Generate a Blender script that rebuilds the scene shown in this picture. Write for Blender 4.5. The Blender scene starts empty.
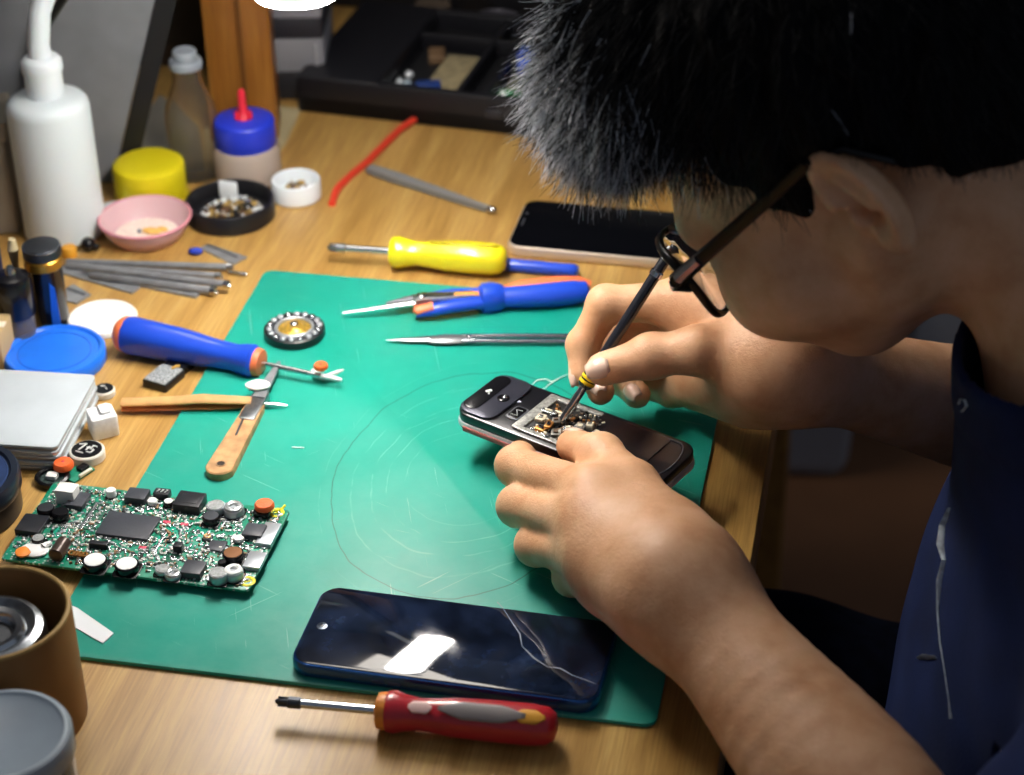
import bpy, bmesh, math, random
import numpy as np
from mathutils import Vector, Matrix
random.seed(7); rng = np.random.default_rng(7)
SC = bpy.context.scene; COL = SC.collection; PI = math.pi
def rad(a): return a*PI/180
# ---------------- camera (table top is z = 0, floor is z = -0.75) ----------------
CAM = np.array([0.38116, -0.71390, 0.64563]); PITCH, ROLL, YAW, FPX = 0.56953, -0.01661, -0.20120, 2074.2
def cam_axes():
    p, r, y = PITCH, ROLL, YAW
    f = np.array([math.sin(y)*math.cos(p), math.cos(y)*math.cos(p), -math.sin(p)])
    rt = np.array([math.cos(y), -math.sin(y), 0.]); up = np.cross(rt, f)
    c, s = math.cos(r), math.sin(r)
    return c*rt+s*up, -s*rt+c*up, f
CR, CU, CF = cam_axes()
def G(px, py, z=0.0):          # survey: where the sight line of a photo point meets the level z
    d = CF*FPX + CR*(px-512) - CU*(py-387.5)
    return CAM + d*((z-CAM[2])/d[2])
def GY(px, py, y):             # survey point on the upright plane at depth y
    d = CF*FPX + CR*(px-512) - CU*(py-387.5)
    return CAM + d*((y-CAM[1])/d[1])
def D(px, py, dep):            # survey point at a distance
    d = CF*FPX + CR*(px-512) - CU*(py-387.5)
    return CAM + d*(dep/FPX)
cd = bpy.data.cameras.new('camera'); co = bpy.data.objects.new('camera', cd); COL.objects.link(co)
co.matrix_world = Matrix(((CR[0],CU[0],-CF[0],CAM[0]),(CR[1],CU[1],-CF[1],CAM[1]),(CR[2],CU[2],-CF[2],CAM[2]),(0,0,0,1)))
cd.sensor_width = 36; cd.lens = FPX/1024*36; cd.clip_start = .02; cd.clip_end = 20
cd.dof.use_dof = True; cd.dof.focus_distance = 1.06; cd.dof.aperture_fstop = 7.5
SC.camera = co
SC.view_settings.view_transform = 'Standard'
# ---------------- materials ----------------
MATS = {}
def lin(c):
    if isinstance(c, str):
        c = [int(c[i:i+2], 16)/255 for i in (0, 2, 4)]
    return tuple((x/12.92 if x <= .04045 else ((x+.055)/1.055)**2.4) for x in c)+(1,)
def M(name, col='808080', rough=.5, metal=0, spec=.5, trans=0, coat=0, emit=None, estr=0, noise=0, nscale=60, bump=0, bscale=200, sss=0, alpha=1, ior=1.45, col2=None, sheen=0):
    """plain procedural material: colour broken up by noise, optional bump"""
    if name in MATS: return MATS[name]
    m = bpy.data.materials.new(name); m.use_nodes = True; nt = m.node_tree; b = nt.nodes['Principled BSDF']
    b.inputs['Base Color'].default_value = lin(col); b.inputs['Roughness'].default_value = rough
    b.inputs['Metallic'].default_value = metal; b.inputs['Specular IOR Level'].default_value = spec
    b.inputs['Transmission Weight'].default_value = trans; b.inputs['Coat Weight'].default_value = coat
    b.inputs['IOR'].default_value = ior; b.inputs['Alpha'].default_value = alpha
    b.inputs['Sheen Weight'].default_value = sheen
    if sss:
        b.inputs['Subsurface Weight'].default_value = sss; b.inputs['Subsurface Radius'].default_value = (.012, .004, .002); b.inputs['Subsurface Scale'].default_value = .5
    if emit:
        b.inputs['Emission Color'].default_value = lin(emit); b.inputs['Emission Strength'].default_value = estr
    tc = nt.nodes.new('ShaderNodeTexCoord')
    if noise or col2:
        n = nt.nodes.new('ShaderNodeTexNoise'); n.inputs['Scale'].default_value = nscale; n.inputs['Detail'].default_value = 4
        r = nt.nodes.new('ShaderNodeValToRGB'); c = lin(col); c2 = lin(col2) if col2 else tuple(max(0, x*(1-noise)) for x in c[:3])+(1,)
        c1 = c if col2 else tuple(min(1, x*(1+noise)) for x in c[:3])+(1,)
        r.color_ramp.elements[0].color = c2; r.color_ramp.elements[0].position = .35
        r.color_ramp.elements[1].color = c1; r.color_ramp.elements[1].position = .65
        nt.links.new(tc.outputs['Object'], n.inputs['Vector']); nt.links.new(n.outputs['Fac'], r.inputs['Fac']); nt.links.new(r.outputs['Color'], b.inputs['Base Color'])
    if bump:
        n = nt.nodes.new('ShaderNodeTexNoise'); n.inputs['Scale'].default_value = bscale; n.inputs['Detail'].default_value = 3
        bp = nt.nodes.new('ShaderNodeBump'); bp.inputs['Strength'].default_value = bump; bp.inputs['Distance'].default_value = .001
        nt.links.new(tc.outputs['Object'], n.inputs['Vector']); nt.links.new(n.outputs['Fac'], bp.inputs['Height']); nt.links.new(bp.outputs['Normal'], b.inputs['Normal'])
    MATS[name] = m; return m
class NT:                        # small helper to write node graphs as maths
    def __init__(s, name):
        s.m = bpy.data.materials.new(name); s.m.use_nodes = True; s.t = s.m.node_tree; s.b = s.t.nodes['Principled BSDF']; MATS[name] = s.m
        s.tc = s.t.nodes.new('ShaderNodeTexCoord')
        s.xyz = s.t.nodes.new('ShaderNodeSeparateXYZ'); s.t.links.new(s.tc.outputs['Object'], s.xyz.inputs[0])
        s.X, s.Y, s.Z = s.xyz.outputs
    def set(s, node, i, v):
        if hasattr(v, 'is_linked'): s.t.links.new(v, node.inputs[i])
        else: node.inputs[i].default_value = v
    def op(s, o, a, b=0., c=0.):
        n = s.t.nodes.new('ShaderNodeMath'); n.operation = o
        s.set(n, 0, a); s.set(n, 1, b); s.set(n, 2, c); return n.outputs[0]
    def vec(s, x, y, z=0.):
        n = s.t.nodes.new('ShaderNodeCombineXYZ'); s.set(n, 0, x); s.set(n, 1, y); s.set(n, 2, z); return n.outputs[0]
    def noise(s, v, scale, detail=3, rough=.5, dist=0.):
        n = s.t.nodes.new('ShaderNodeTexNoise'); s.t.links.new(v, n.inputs['Vector']); n.inputs['Scale'].default_value = scale
        n.inputs['Detail'].default_value = detail; n.inputs['Roughness'].default_value = rough; n.inputs['Distortion'].default_value = dist; return n.outputs['Fac']
    def ramp(s, f, stops, interp='LINEAR'):
        n = s.t.nodes.new('ShaderNodeValToRGB'); n.color_ramp.interpolation = interp; e = n.color_ramp.elements
        while len(e) < len(stops): e.new(.5)
        for k, (p, c) in enumerate(stops):
            e[k].position = p; e[k].color = lin(c) if isinstance(c, (str, tuple)) else (c, c, c, 1)
        s.set(n, 0, f); return n.outputs[0]
    def mix(s, f, a, b, mode='MIX'):
        n = s.t.nodes.new('ShaderNodeMix'); n.data_type = 'RGBA'; n.blend_type = mode
        s.set(n, 0, f)
        for i, v in ((6, a), (7, b)):
            if isinstance(v, str): v = lin(v)
            s.set(n, i, v)
        return n.outputs[2]
    def bump(s, h, st, dist=.001):
        n = s.t.nodes.new('ShaderNodeBump'); n.inputs['Strength'].default_value = st; n.inputs['Distance'].default_value = dist
        s.t.links.new(h, n.inputs['Height']); s.t.links.new(n.outputs[0], s.b.inputs['Normal'])
    def out(s, name, v): s.set(s.b, name, v)
# ---------------- mesh builder ----------------
class MB:
    def __init__(s): s.v = []; s.f = []; s.mi = []; s.mats = []
    def mat(s, m):
        if m not in s.mats: s.mats.append(m)
        return s.mats.index(m)
    def add(s, vs, fs, m=None, X=None):
        o = len(s.v); i = s.mat(m) if m else 0
        for p in vs:
            p = Vector(p); s.v.append(tuple(X @ p) if X is not None else tuple(p))
        for f in fs: s.f.append(tuple(o+k for k in f)); s.mi.append(i)
        return s
    def rings(s, rings, m=None, X=None, cap0=True, cap1=True, close=True):
        n = len(rings[0]); vs = [p for r in rings for p in r]; fs = []
        for a in range(len(rings)-1):
            for k in range(n if close else n-1):
                k2 = (k+1) % n; fs.append((a*n+k, a*n+k2, (a+1)*n+k2, (a+1)*n+k))
        if cap0: fs.append(tuple(reversed(range(n))))
        if cap1: fs.append(tuple((len(rings)-1)*n+k for k in range(n)))
        return s.add(vs, fs, m, X)
    def lathe(s, prof, m=None, X=None, n=32, cap0=True, cap1=True, wob=0):
        rr = [[(r*math.cos(2*PI*k/n), r*math.sin(2*PI*k/n), z) for k in range(n)] for r, z in prof]
        return s.rings(rr, m, X, cap0, cap1)
    def slab(s, w, d, h, r=.001, bev=.0005, m=None, X=None, z0=0, seg=5):
        """rounded rectangle w x d, thickness h, rounded top and bottom edges"""
        def out(ins):
            rr = max(r-ins, 1e-5); pts = []
            for cx, cy, a0 in ((w/2-r, d/2-r, 0), (-w/2+r, d/2-r, 90), (-w/2+r, -d/2+r, 180), (w/2-r, -d/2+r, 270)):
                for k in range(seg+1):
                    a = rad(a0+90*k/seg); pts.append((cx+rr*math.cos(a), cy+rr*math.sin(a)))
            return pts
        lv = [(z0, bev), (z0+bev*.3, bev*.3), (z0+bev, 0), (z0+h-bev, 0), (z0+h-bev*.3, bev*.3), (z0+h, bev)] if bev > 0 else [(z0, 0), (z0+h, 0)]
        return s.rings([[(x, y, z) for x, y in out(i)] for z, i in lv], m, X)
    def poly(s, pts, z0, z1, m=None, X=None, bev=0):
        """outline (counter-clockwise) extruded; bev shrinks the top towards the middle"""
        c = Vector((sum(p[0] for p in pts)/len(pts), sum(p[1] for p in pts)/len(pts)))
        def ins(b): return [tuple(Vector(p)+(c-Vector(p)).normalized()*b) for p in pts]
        lv = [(z0, 0), (z1-bev, 0), (z1, bev)] if bev else [(z0, 0), (z1, 0)]
        return s.rings([[(x, y, z) for x, y in ins(b)] for z, b in lv], m, X)
    def tube(s, pts, rs, m=None, X=None, n=10, cap=True, flat=1.0, upv=(0, 0, 1)):
        pts = [Vector(p) for p in pts]
        if not isinstance(rs, (list, tuple)): rs = [rs]*len(pts)
        rings = []
        for i, p in enumerate(pts):
            t = (pts[min(i+1, len(pts)-1)]-pts[max(i-1, 0)]).normalized()
            u = Vector(upv); u = (u-t*u.dot(t))
            if u.length < 1e-4: u = Vector((1, 0, 0)); u = u-t*u.dot(t)
            u.normalize(); w = t.cross(u)
            rings.append([tuple(p+w*(rs[i]*math.cos(2*PI*k/n))+u*(rs[i]*flat*math.sin(2*PI*k/n))) for k in range(n)])
        return s.rings(rings, m, X, cap, cap)
    def ball(s, c, r, m=None, X=None, n=14, sc=(1, 1, 1)):
        h = n//2; rings = [[(c[0]+sc[0]*r*math.sin(PI*i/h)*math.cos(2*PI*k/n), c[1]+sc[1]*r*math.sin(PI*i/h)*math.sin(2*PI*k/n), c[2]-sc[2]*r*math.cos(PI*i/h)) for k in range(n)] for i in range(1, h)]
        return s.rings(rings, m, X)
    def torus(s, c, R, r, m=None, X=None, n=28, k=8, a0=0, a1=360, sq=1):
        rr = []; full = abs(a1-a0) >= 360
        N = n if full else n+1
        for i in range(N):
            a = rad(a0+(a1-a0)*i/n); rr.append([(c[0]+(R+r*math.cos(2*PI*j/k))*math.cos(a), c[1]+(R+r*math.cos(2*PI*j/k))*math.sin(a), c[2]+sq*r*math.sin(2*PI*j/k)) for j in range(k)])
        if full: rr.append(rr[0])
        return s.rings(rr, m, X, not full, not full)
    def build(s, name, parent=None, loc=None, rz=0, ang=40, m=None, X=None):
        me = bpy.data.meshes.new(name); me.from_pydata(s.v, [], s.f)
        bm = bmesh.new(); bm.from_mesh(me); bmesh.ops.recalc_face_normals(bm, faces=bm.faces); bm.to_mesh(me); bm.free()
        for x in (s.mats or [m]): me.materials.append(x)
        if len(s.mats) > 1: me.polygons.foreach_set('material_index', s.mi)
        me.polygons.foreach_set('use_smooth', [True]*len(me.polygons)); me.set_sharp_from_angle(angle=rad(ang))
        o = bpy.data.objects.new(name, me); COL.objects.link(o)
        if parent: o.parent = parent
        if loc is not None: o.location = loc
        o.rotation_euler[2] = rz
        if X is not None: o.matrix_basis = X
        return o
def tag(o, label, cat, group=None, kind=None):
    o['label'] = label; o['category'] = cat
    if group: o['group'] = group
    if kind: o['kind'] = kind
    return o
def thing(name, label, cat, loc=(0, 0, 0), rz=0, group=None, X=None):
    o = bpy.data.objects.new(name, None); o.empty_display_size = .01; COL.objects.link(o)
    if X is not None: o.matrix_basis = X
    else: o.location = tuple(loc); o.rotation_euler[2] = rz
    return tag(o, label, cat, group)
def struct(o, label=None):
    o['kind'] = 'structure'
    if label: o['label'] = label
    return o
def frame(p, q, roll=0, up=(0, 0, 1)):      # matrix: origin p, +x towards q, z near up
    p, q = Vector(p), Vector(q); x = (q-p).normalized(); u = Vector(up); y = u.cross(x).normalized(); z = x.cross(y)
    m = Matrix(((x.x, y.x, z.x, p.x), (x.y, y.y, z.y, p.y), (x.z, y.z, z.z, p.z), (0, 0, 0, 1)))
    return m @ Matrix.Rotation(roll, 4, 'X')
def T(x=0, y=0, z=0): return Matrix.Translation((x, y, z))
def RX(a): return Matrix.Rotation(rad(a), 4, 'X')
def RY(a): return Matrix.Rotation(rad(a), 4, 'Y')
def RZ(a): return Matrix.Rotation(rad(a), 4, 'Z')
ALX = RY(90)                                   # lathe axis z -> +x
def dist(a, b): return float(np.linalg.norm(np.array(a)-np.array(b)))
# ---------------- implicit surfaces for cloth and body ----------------
def npv(a): return np.array(a, dtype=np.float64)
def cone(p, a, b, ra, rb):
    a, b = npv(a), npv(b); ba = b-a; pa = p-a; t = np.clip(pa@ba/max(ba@ba, 1e-12), 0, 1)
    return np.linalg.norm(pa-t[:, None]*ba, axis=1)-(ra+(rb-ra)*t)
def ell(p, c, r, R=None):
    q = p-npv(c)
    if R is not None: q = q@R
    r = npv(r); k0 = np.linalg.norm(q/r, axis=1); k1 = np.linalg.norm(q/(r*r), axis=1)
    return k0*(k0-1)/np.maximum(k1, 1e-9)
def smin(a, b, k):
    h = np.maximum(k-np.abs(a-b), 0)/k; return np.minimum(a, b)-h*h*k*.25
def smax(a, b, k): return -smin(-a, -b, k)
def chain(p, pts, rs, k=.004):
    d = None
    for i in range(len(pts)-1):
        e = cone(p, pts[i], pts[i+1], rs[i], rs[i+1]); d = e if d is None else smin(d, e, k)
    return d
def limb(p, pts, rs, n=7):
    pts = [npv(a) for a in pts]; P = [2*pts[0]-pts[1]]+pts+[2*pts[-1]-pts[-2]]; R = [rs[0]]+list(rs)+[rs[-1]]; Q = []; S = []
    for i in range(1, len(P)-2):
        for k in range(n):
            t = k/n; w = (-.5*t+t*t-.5*t**3, 1-2.5*t*t+1.5*t**3, .5*t+2*t*t-1.5*t**3, -.5*t*t+.5*t**3)
            Q.append(sum(w[j]*P[i-1+j] for j in range(4))); S.append(sum(w[j]*R[i-1+j] for j in range(4)))
    Q.append(pts[-1]); S.append(rs[-1]); d = None
    for i in range(len(Q)-1):
        e = cone(p, Q[i], Q[i+1], S[i], S[i+1]); d = e if d is None else np.minimum(d, e)
    return d
def boxed(f, lo, hi):
    """only evaluate f inside a box; far away elsewhere"""
    lo, hi = npv(lo), npv(hi)
    def g(p):
        m = np.all((p > lo) & (p < hi), axis=1); d = np.full(len(p), .05)
        d = np.maximum(d, np.linalg.norm(np.maximum(np.maximum(lo-p, p-hi), 0), axis=1))
        if m.any(): d[m] = f(p[m])
        return d
    return g
def net(f, lo, hi, h, B=8):
    lo, hi = npv(lo), npv(hi); bs = B*h; nb = np.ceil((hi-lo)/bs).astype(int)
    bi = np.stack(np.meshgrid(*[np.arange(n) for n in nb], indexing='ij'), -1).reshape(-1, 3)
    keep = []
    for s in range(0, len(bi), 100000):
        c = lo+(bi[s:s+100000]+.5)*bs; keep.append(bi[s:s+100000][np.abs(f(c)) < bs*1.25+.004])
    bi = np.concatenate(keep); g = np.arange(B+1)
    off = np.stack(np.meshgrid(g, g, g, indexing='ij'), -1).reshape(-1, 3)
    S = np.array([1 << 40, 1 << 20, 1], dtype=np.int64); K, Pp, E = [], [], [[], [], []]
    co8 = [(a, b, c) for a in (0, 1) for b in (0, 1) for c in (0, 1)]
    for s in range(0, len(bi), 250):
        b = bi[s:s+250]; n = len(b); gi = b[:, None, :]*B+off[None]
        V = f((lo+gi.reshape(-1, 3)*h)).reshape(n, B+1, B+1, B+1)
        if not ((V.min() < 0) and (V.max() >= 0)): continue
        cv = np.stack([V[:, a:a+B, bb:bb+B, c:c+B] for a, bb, c in co8], -1)
        mx = (cv.min(-1) < 0) & (cv.max(-1) >= 0); idx = np.argwhere(mx); vals = cv[mx]
        if len(idx) == 0: continue
        acc = np.zeros((len(idx), 3)); cnt = np.zeros(len(idx))
        for i in range(8):
            for j in range(i+1, 8):
                if bin(i ^ j).count('1') != 1: continue
                a, c = vals[:, i], vals[:, j]; x = (a < 0) != (c < 0)
                t = np.where(x, a/np.where(x, a-c, 1), 0)[:, None]
                acc += np.where(x[:, None], npv(co8[i])*(1-t)+npv(co8[j])*t, 0); cnt += x
        cell = b[idx[:, 0]]*B+idx[:, 1:]
        K.append((cell+1)@S); Pp.append(lo+(cell+acc/cnt[:, None])*h)
        for ax in range(3):
            A = V[:, :B, :B, :B]; sl = [slice(0, B)]*3; sl[ax] = slice(1, B+1); C = V[(slice(None),)+tuple(sl)]
            e = np.argwhere((A < 0) != (C < 0))
            if len(e):
                cc = b[e[:, 0]]*B+e[:, 1:]; E[ax].append(np.concatenate([cc, (A[tuple(e.T)] < 0)[:, None]], 1))
    K = np.concatenate(K); P = np.concatenate(Pp); o = np.argsort(K); K = K[o]; P = P[o]; F = []
    for ax in range(3):
        if not E[ax]: continue
        e = np.concatenate(E[ax]); u = np.zeros(3, int); v = np.zeros(3, int); u[(ax+1) % 3] = 1; v[(ax+2) % 3] = 1
        q = []; ok = np.ones(len(e), bool)
        for dd in (0*u, u, u+v, v):
            k = (e[:, :3]-dd+1)@S; j = np.searchsorted(K, k); j = np.minimum(j, len(K)-1); ok &= K[j] == k; q.append(j)
        q = np.stack(q, 1); fl = e[:, 3] == 0; q[fl] = q[fl][:, ::-1]; F.append(q[ok])
    return P, np.concatenate(F)
def npmesh(name, P, F, mat, parent=None, mats=None, mi=None, smooth=True):
    me = bpy.data.meshes.new(name); n = F.shape[1]
    me.vertices.add(len(P)); me.vertices.foreach_set('co', P.astype(np.float32).ravel())
    me.loops.add(F.size); me.loops.foreach_set('vertex_index', F.astype(np.int32).ravel())
    me.polygons.add(len(F)); me.polygons.foreach_set('loop_start', np.arange(0, F.size, n, dtype=np.int32))
    for x in (mats or [mat]): me.materials.append(x)
    if mi is not None: me.polygons.foreach_set('material_index', mi.astype(np.int32))
    me.update(calc_edges=True); me.validate()
    me.polygons.foreach_set('use_smooth', [smooth]*len(me.polygons))
    o = bpy.data.objects.new(name, me); COL.objects.link(o)
    if parent: o.parent = parent
    return o
# ======================= room and table =======================
def wood(name, cols, sc=1.0, rough=.42, coat=.12):
    s = NT(name); wv = s.noise(s.vec(s.op('MULTIPLY', s.X, 9*sc), s.op('MULTIPLY', s.Y, 1.6*sc), s.op('MULTIPLY', s.Z, 9*sc)), 1.0, 3)
    fx = s.op('MULTIPLY', s.op('ADD', s.X, s.op('MULTIPLY', wv, .030)), 34*sc)
    n1 = s.noise(s.vec(fx, s.op('MULTIPLY', s.Y, 2.2*sc), s.op('MULTIPLY', s.Z, 20*sc)), 2.0, 5, .6)
    n2 = s.noise(s.vec(s.op('MULTIPLY', s.X, 900*sc), s.op('MULTIPLY', s.Y, 26*sc), s.op('MULTIPLY', s.Z, 400*sc)), 1.0, 3, .6)
    n3 = s.noise(s.vec(s.op('MULTIPLY', s.X, 18*sc), s.op('MULTIPLY', s.Y, 3*sc), s.Z), 1.0, 2)
    c = s.ramp(n1, [(.28, cols[0]), (.45, cols[1]), (.58, cols[2]), (.75, cols[3])])
    c = s.mix(s.ramp(n2, [(.35, .40), (.60, 0.)]), c, cols[0], 'MULTIPLY')
    c = s.mix(s.ramp(n3, [(.40, .0), (.70, .35)]), c, cols[0])
    s.out('Base Color', c); s.out('Roughness', s.op('ADD', rough-.08, s.op('MULTIPLY', n1, .2))); s.out('Coat Weight', coat); s.out('Coat Roughness', .3)
    s.bump(n2, .12, .0006); return s.m
WOOD = wood('honey_wood', ['9a7234', 'b68e4c', 'c6a05a', 'd4b270'])
POSTW = wood('post_wood', ['7d4c1c', '9c6524', 'ae7733', 'b9843d'], .8)
t = thing('work_table', 'honey-coloured wooden work table under the green cutting mat', 'table', (.0, .6, 0))
TX0, TX1, TY0, TY1 = -.42, .331, -.30, 1.10
m = MB(); m.slab(TX1-TX0, TY1-TY0, .026, .003, .0012, X=T(0, 0, -.026)); o = m.build('tabletop', t, ((TX0+TX1)/2, (TY0+TY1)/2-.6, 0), m=WOOD)
WOODX = wood('edge_wood', ['6e4a20', '8d6530', '9d7338', 'a97f42'])
m = MB(); m.slab(.018, TY1-TY0, .055, .001, .0006, X=T(0, 0, -.0815)); m.build('apron', t, (TX1-.012, (TY0+TY1)/2-.6, 0), m=WOODX)
m = MB(); m.slab(TX1-TX0-.04, .018, .055, .001, .0006, X=T(0, 0, -.0815)); m.build('apron', t, ((TX0+TX1)/2, TY0+.02-.6, 0), m=WOODX)
for x in (TX0+.04, TX1-.045):
    for y in (TY0+.05, TY1-.05):
        m = MB(); m.slab(.045, .045, .722, .003, .001, X=T(0, 0, -.749)); m.build('leg', t, (x, y-.6, 0), m=WOODX)
fl = NT('floor_brown'); n = fl.noise(fl.vec(fl.X, fl.Y), 6, 4); n2 = fl.noise(fl.vec(fl.X, fl.Y), 240, 3)
fl.out('Base Color', fl.mix(fl.op('MULTIPLY', n2, .35), fl.ramp(n, [(.3, '7d5436'), (.7, '8d6140')]), '5a3a24')); fl.out('Roughness', .75)
m = MB(); m.slab(3.6, 3.4, .05, .002, .001); struct(m.build('floor', None, (.35, .55, -.80), m=fl.m))
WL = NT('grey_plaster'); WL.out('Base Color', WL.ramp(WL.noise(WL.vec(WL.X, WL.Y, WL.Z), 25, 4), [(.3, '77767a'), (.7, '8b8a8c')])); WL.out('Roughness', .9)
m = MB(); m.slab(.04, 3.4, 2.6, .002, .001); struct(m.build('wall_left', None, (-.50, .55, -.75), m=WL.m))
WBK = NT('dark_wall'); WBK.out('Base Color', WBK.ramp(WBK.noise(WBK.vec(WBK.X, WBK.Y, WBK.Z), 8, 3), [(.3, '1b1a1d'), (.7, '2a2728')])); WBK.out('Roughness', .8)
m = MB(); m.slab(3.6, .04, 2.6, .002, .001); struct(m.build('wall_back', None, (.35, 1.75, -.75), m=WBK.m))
# ---- cutting mat ----
s = NT('green_mat'); V = s.vec(s.X, s.Y)
def arc(cx, cy, r, w, sq=1.0, jit=.0012):          # faint scratched circle, broken up by noise
    dx, dy = s.op('SUBTRACT', s.X, cx), s.op('MULTIPLY', s.op('SUBTRACT', s.Y, cy), sq)
    l = s.op('SQRT', s.op('ADD', s.op('MULTIPLY', dx, dx), s.op('MULTIPLY', dy, dy)))
    l = s.op('ADD', l, s.op('MULTIPLY', s.op('SUBTRACT', s.noise(V, 30, 2), .5), jit*6))
    return s.op('LESS_THAN', s.op('ABSOLUTE', s.op('SUBTRACT', l, r)), w)
base = s.ramp(s.noise(V, 14, 4, .6), [(.30, '04907c'), (.55, '089a86'), (.8, '14a490')])
fine = s.noise(V, 1500, 2); base = s.mix(s.op('MULTIPLY', fine, .25), base, '1b9380')
# wear plus painted lamp reflection: haze towards the front and the middle
hz = s.op('MULTIPLY', s.ramp(s.noise(V, 22, 5, .65), [(.38, 0.), (.72, 1.)]), s.ramp(s.op('ADD', .5, s.op('MULTIPLY', s.Y, -2.2)), [(.25, .12), (.85, .55)]))
base = s.mix(hz, base, '5aa596')
def scr(ax, ay, thr, off):                          # straight-ish scratches
    v = s.vec(s.op('ADD', s.op('MULTIPLY', s.X, ax[0]), s.op('MULTIPLY', s.Y, ax[1])), s.op('ADD', s.op('MULTIPLY', s.X, ay[0]), s.op('MULTIPLY', s.Y, ay[1])), off)
    return s.ramp(s.noise(v, 1.0, 2, .5, .25), [(thr, 0.), (thr+.02, .55)])
for ax, ay, thr, off in (((700, 250), (-6, 12), .715, 0), ((300, 650), (10, -9), .72, 11.), ((150, 800), (14, -4), .745, 3.), ((560, -500), (8, 9), .74, 7.)):
    base = s.mix(scr(ax, ay, thr, off), base, '8cc4b8')
cx, cy = float(G(470, 480)[0]-.15), float(G(470, 480)[1]-.19)
brk = s.ramp(s.noise(V, 45, 3), [(.42, 0.), (.55, 1.)])
for r, w, c, st, q in ((.072, .00030, '06493c', .7, .68), (.062, .0004, '5fb3a3', .45, .70), (.052, .0004, '6fbbac', .40, .72), (.044, .0003, '7cc5b6', .40, .74), (.035, .0003, '5fb3a3', .35, .8), (.078, .0003, '59ad9d', .25, .66)):
    base = s.mix(s.op('MULTIPLY', s.op('MULTIPLY', arc(cx, cy, r, w, q), st), brk if r != .072 else .9), base, c)
s.out('Base Color', base); s.out('Roughness', s.op('ADD', .36, s.op('MULTIPLY', s.noise(V, 40, 4), .22))); s.out('Specular IOR Level', .45)
s.bump(fine, .10, .0004)
m = MB(); m.slab(.300, .380, .0025, .006, .0006, seg=6); mat = m.build('cutting_mat', None, (.15, .19, 0), m=s.m)
tag(mat, 'scratched green self-healing cutting mat lying on the wooden table', 'cutting mat')
MZ = .0025
# ---- background left ----
m = MB(); a0, a1 = G(60, 184), G(113, 182)
d = Vector(a1-a0); d.z = 0; d.normalize(); Lb = (Vector(a1)-Vector(a0)).length+.16; a0 = npv(Vector(a0)-d*.16)
GP = M('grey_board', '77797d', .65, noise=.12, nscale=20); 
pn = thing('partition_board', 'grey partition board standing behind the white bottle', 'partition', a0, math.atan2(d.y, d.x))
Pb = [(0, 0), (Lb, 0), (Lb+.052, .16), (Lb+.115, .42), (0, .42)]
RR = Matrix(((1, 0, 0, 0), (0, 0, -1, .012), (0, 1, 0, 0), (0, 0, 0, 1)))
m.poly(Pb, 0, .012, X=RR); m.build('board', pn, m=GP)
m = MB(); m.poly([(Lb+.0005, 0), (Lb+.014, 0), (Lb+.066, .16), (Lb+.129, .42), (Lb+.1155, .42), (Lb+.0525, .16)], -.002, .014, X=RR); m.build('gap_strip', pn, m=M('gap_black', '111113', .5))  # dark gap beside the board, its shade painted as a black strip
bb = thing('cardboard_box', 'beige cardboard box at the left edge behind the white bottle', 'box', (float(G(0, 232)[0])-.022, float(G(0, 232)[1])+.012, 0), rad(20))
m = MB(); m.slab(.060, .045, .074, .002, .001); m.build('box_body', bb, m=M('beige_card', '8a8070', .85, noise=.1, nscale=30))
m = MB(); m.slab(.063, .048, .014, .002, .001, z0=.066); m.build('lid', bb, m=M('beige_card_lid', '958c7c', .85, noise=.1, nscale=30))
# black cable
pts = [G(0, 262, .004), G(4, 200, .03), G(10, 180, .045), G(33, 110, .10), G(35, 75, .125), G(42, 45, .15), G(62, 0, .19), G(80, -40, .225)]
Q = [Vector(npv(p)-(.016, -.018, 0)) for p in pts]; m = MB(); P = []; Q = [Vector(GY(*p, .466)) for p in ((2, 215), (12, 190), (26, 130), (29, 95), (33, 60), (43, 30), (62, 0), (84, -30))]
for i in range(len(Q)-1):
    for k in range(5): P.append(Q[i].lerp(Q[i+1], k/5))
P.append(Q[-1])
for _ in range(6): P = [P[0]]+[(P[i-1]+P[i]*2+P[i+1])/4 for i in range(1, len(P)-1)]+[P[-1]]
m.tube(P, .0030, n=10); o = m.build('power_cable', m=M('black_rubber', '0c0c0e', .5))
tag(o, 'thin black cable curving up behind the white bottle', 'cable')
# wooden post
pb = G(248, 128); pd = thing('wooden_post', 'varnished square wooden post rising behind the blue-capped bottle', 'post', pb, rad(14))
m = MB(); m.slab(.046, .038, .62, .002, .0012); po = m.build('post_body', pd, m=POSTW)
POSTW2 = MATS['post_wood']; nt = POSTW2.node_tree
# grain runs up the post: swap Y and Z for this material
for l in list(nt.links):
    if l.from_node.type == 'TEX_COORD' and l.to_node.type == 'SEPXYZ':
        mp = nt.nodes.new('ShaderNodeMapping'); mp.inputs['Rotation'].default_value = (PI/2, 0, 0); nt.links.new(l.from_socket, mp.inputs['Vector']); nt.links.new(mp.outputs[0], l.to_socket); break
m = MB(); m.slab(.003, .003, .60, .0006, .0004, X=T(.002, -.0195, .005)); m.build('groove_strip', pd, m=M('groove', '6b4319', .6))
# dark brown cabinet side behind the clear bottle
cb = thing('cabinet', 'dark brown wooden cabinet standing behind the clear glass bottle', 'cabinet', (float(G(165, 85)[0])-.04, float(G(165, 85)[1])+.10, 0), rad(8))
m = MB(); m.slab(.16, .14, .50, .002, .001); m.build('cabinet_body', cb, m=M('dark_wood', '2c221c', .6, noise=.3, nscale=40))
m = MB(); m.slab(.045, .008, .46, .001, .0008, X=T(-.02, -.073, .02)); m.build('door', cb, m=M('brown_panel', '4a3524', .6, noise=.3, nscale=30))
m = MB(); m.slab(.05, .008, .46, .001, .0008, X=T(.045, -.073, .02)); m.build('door', cb, m=M('black_panel', '1a1818', .6, noise=.2, nscale=30))
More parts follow.
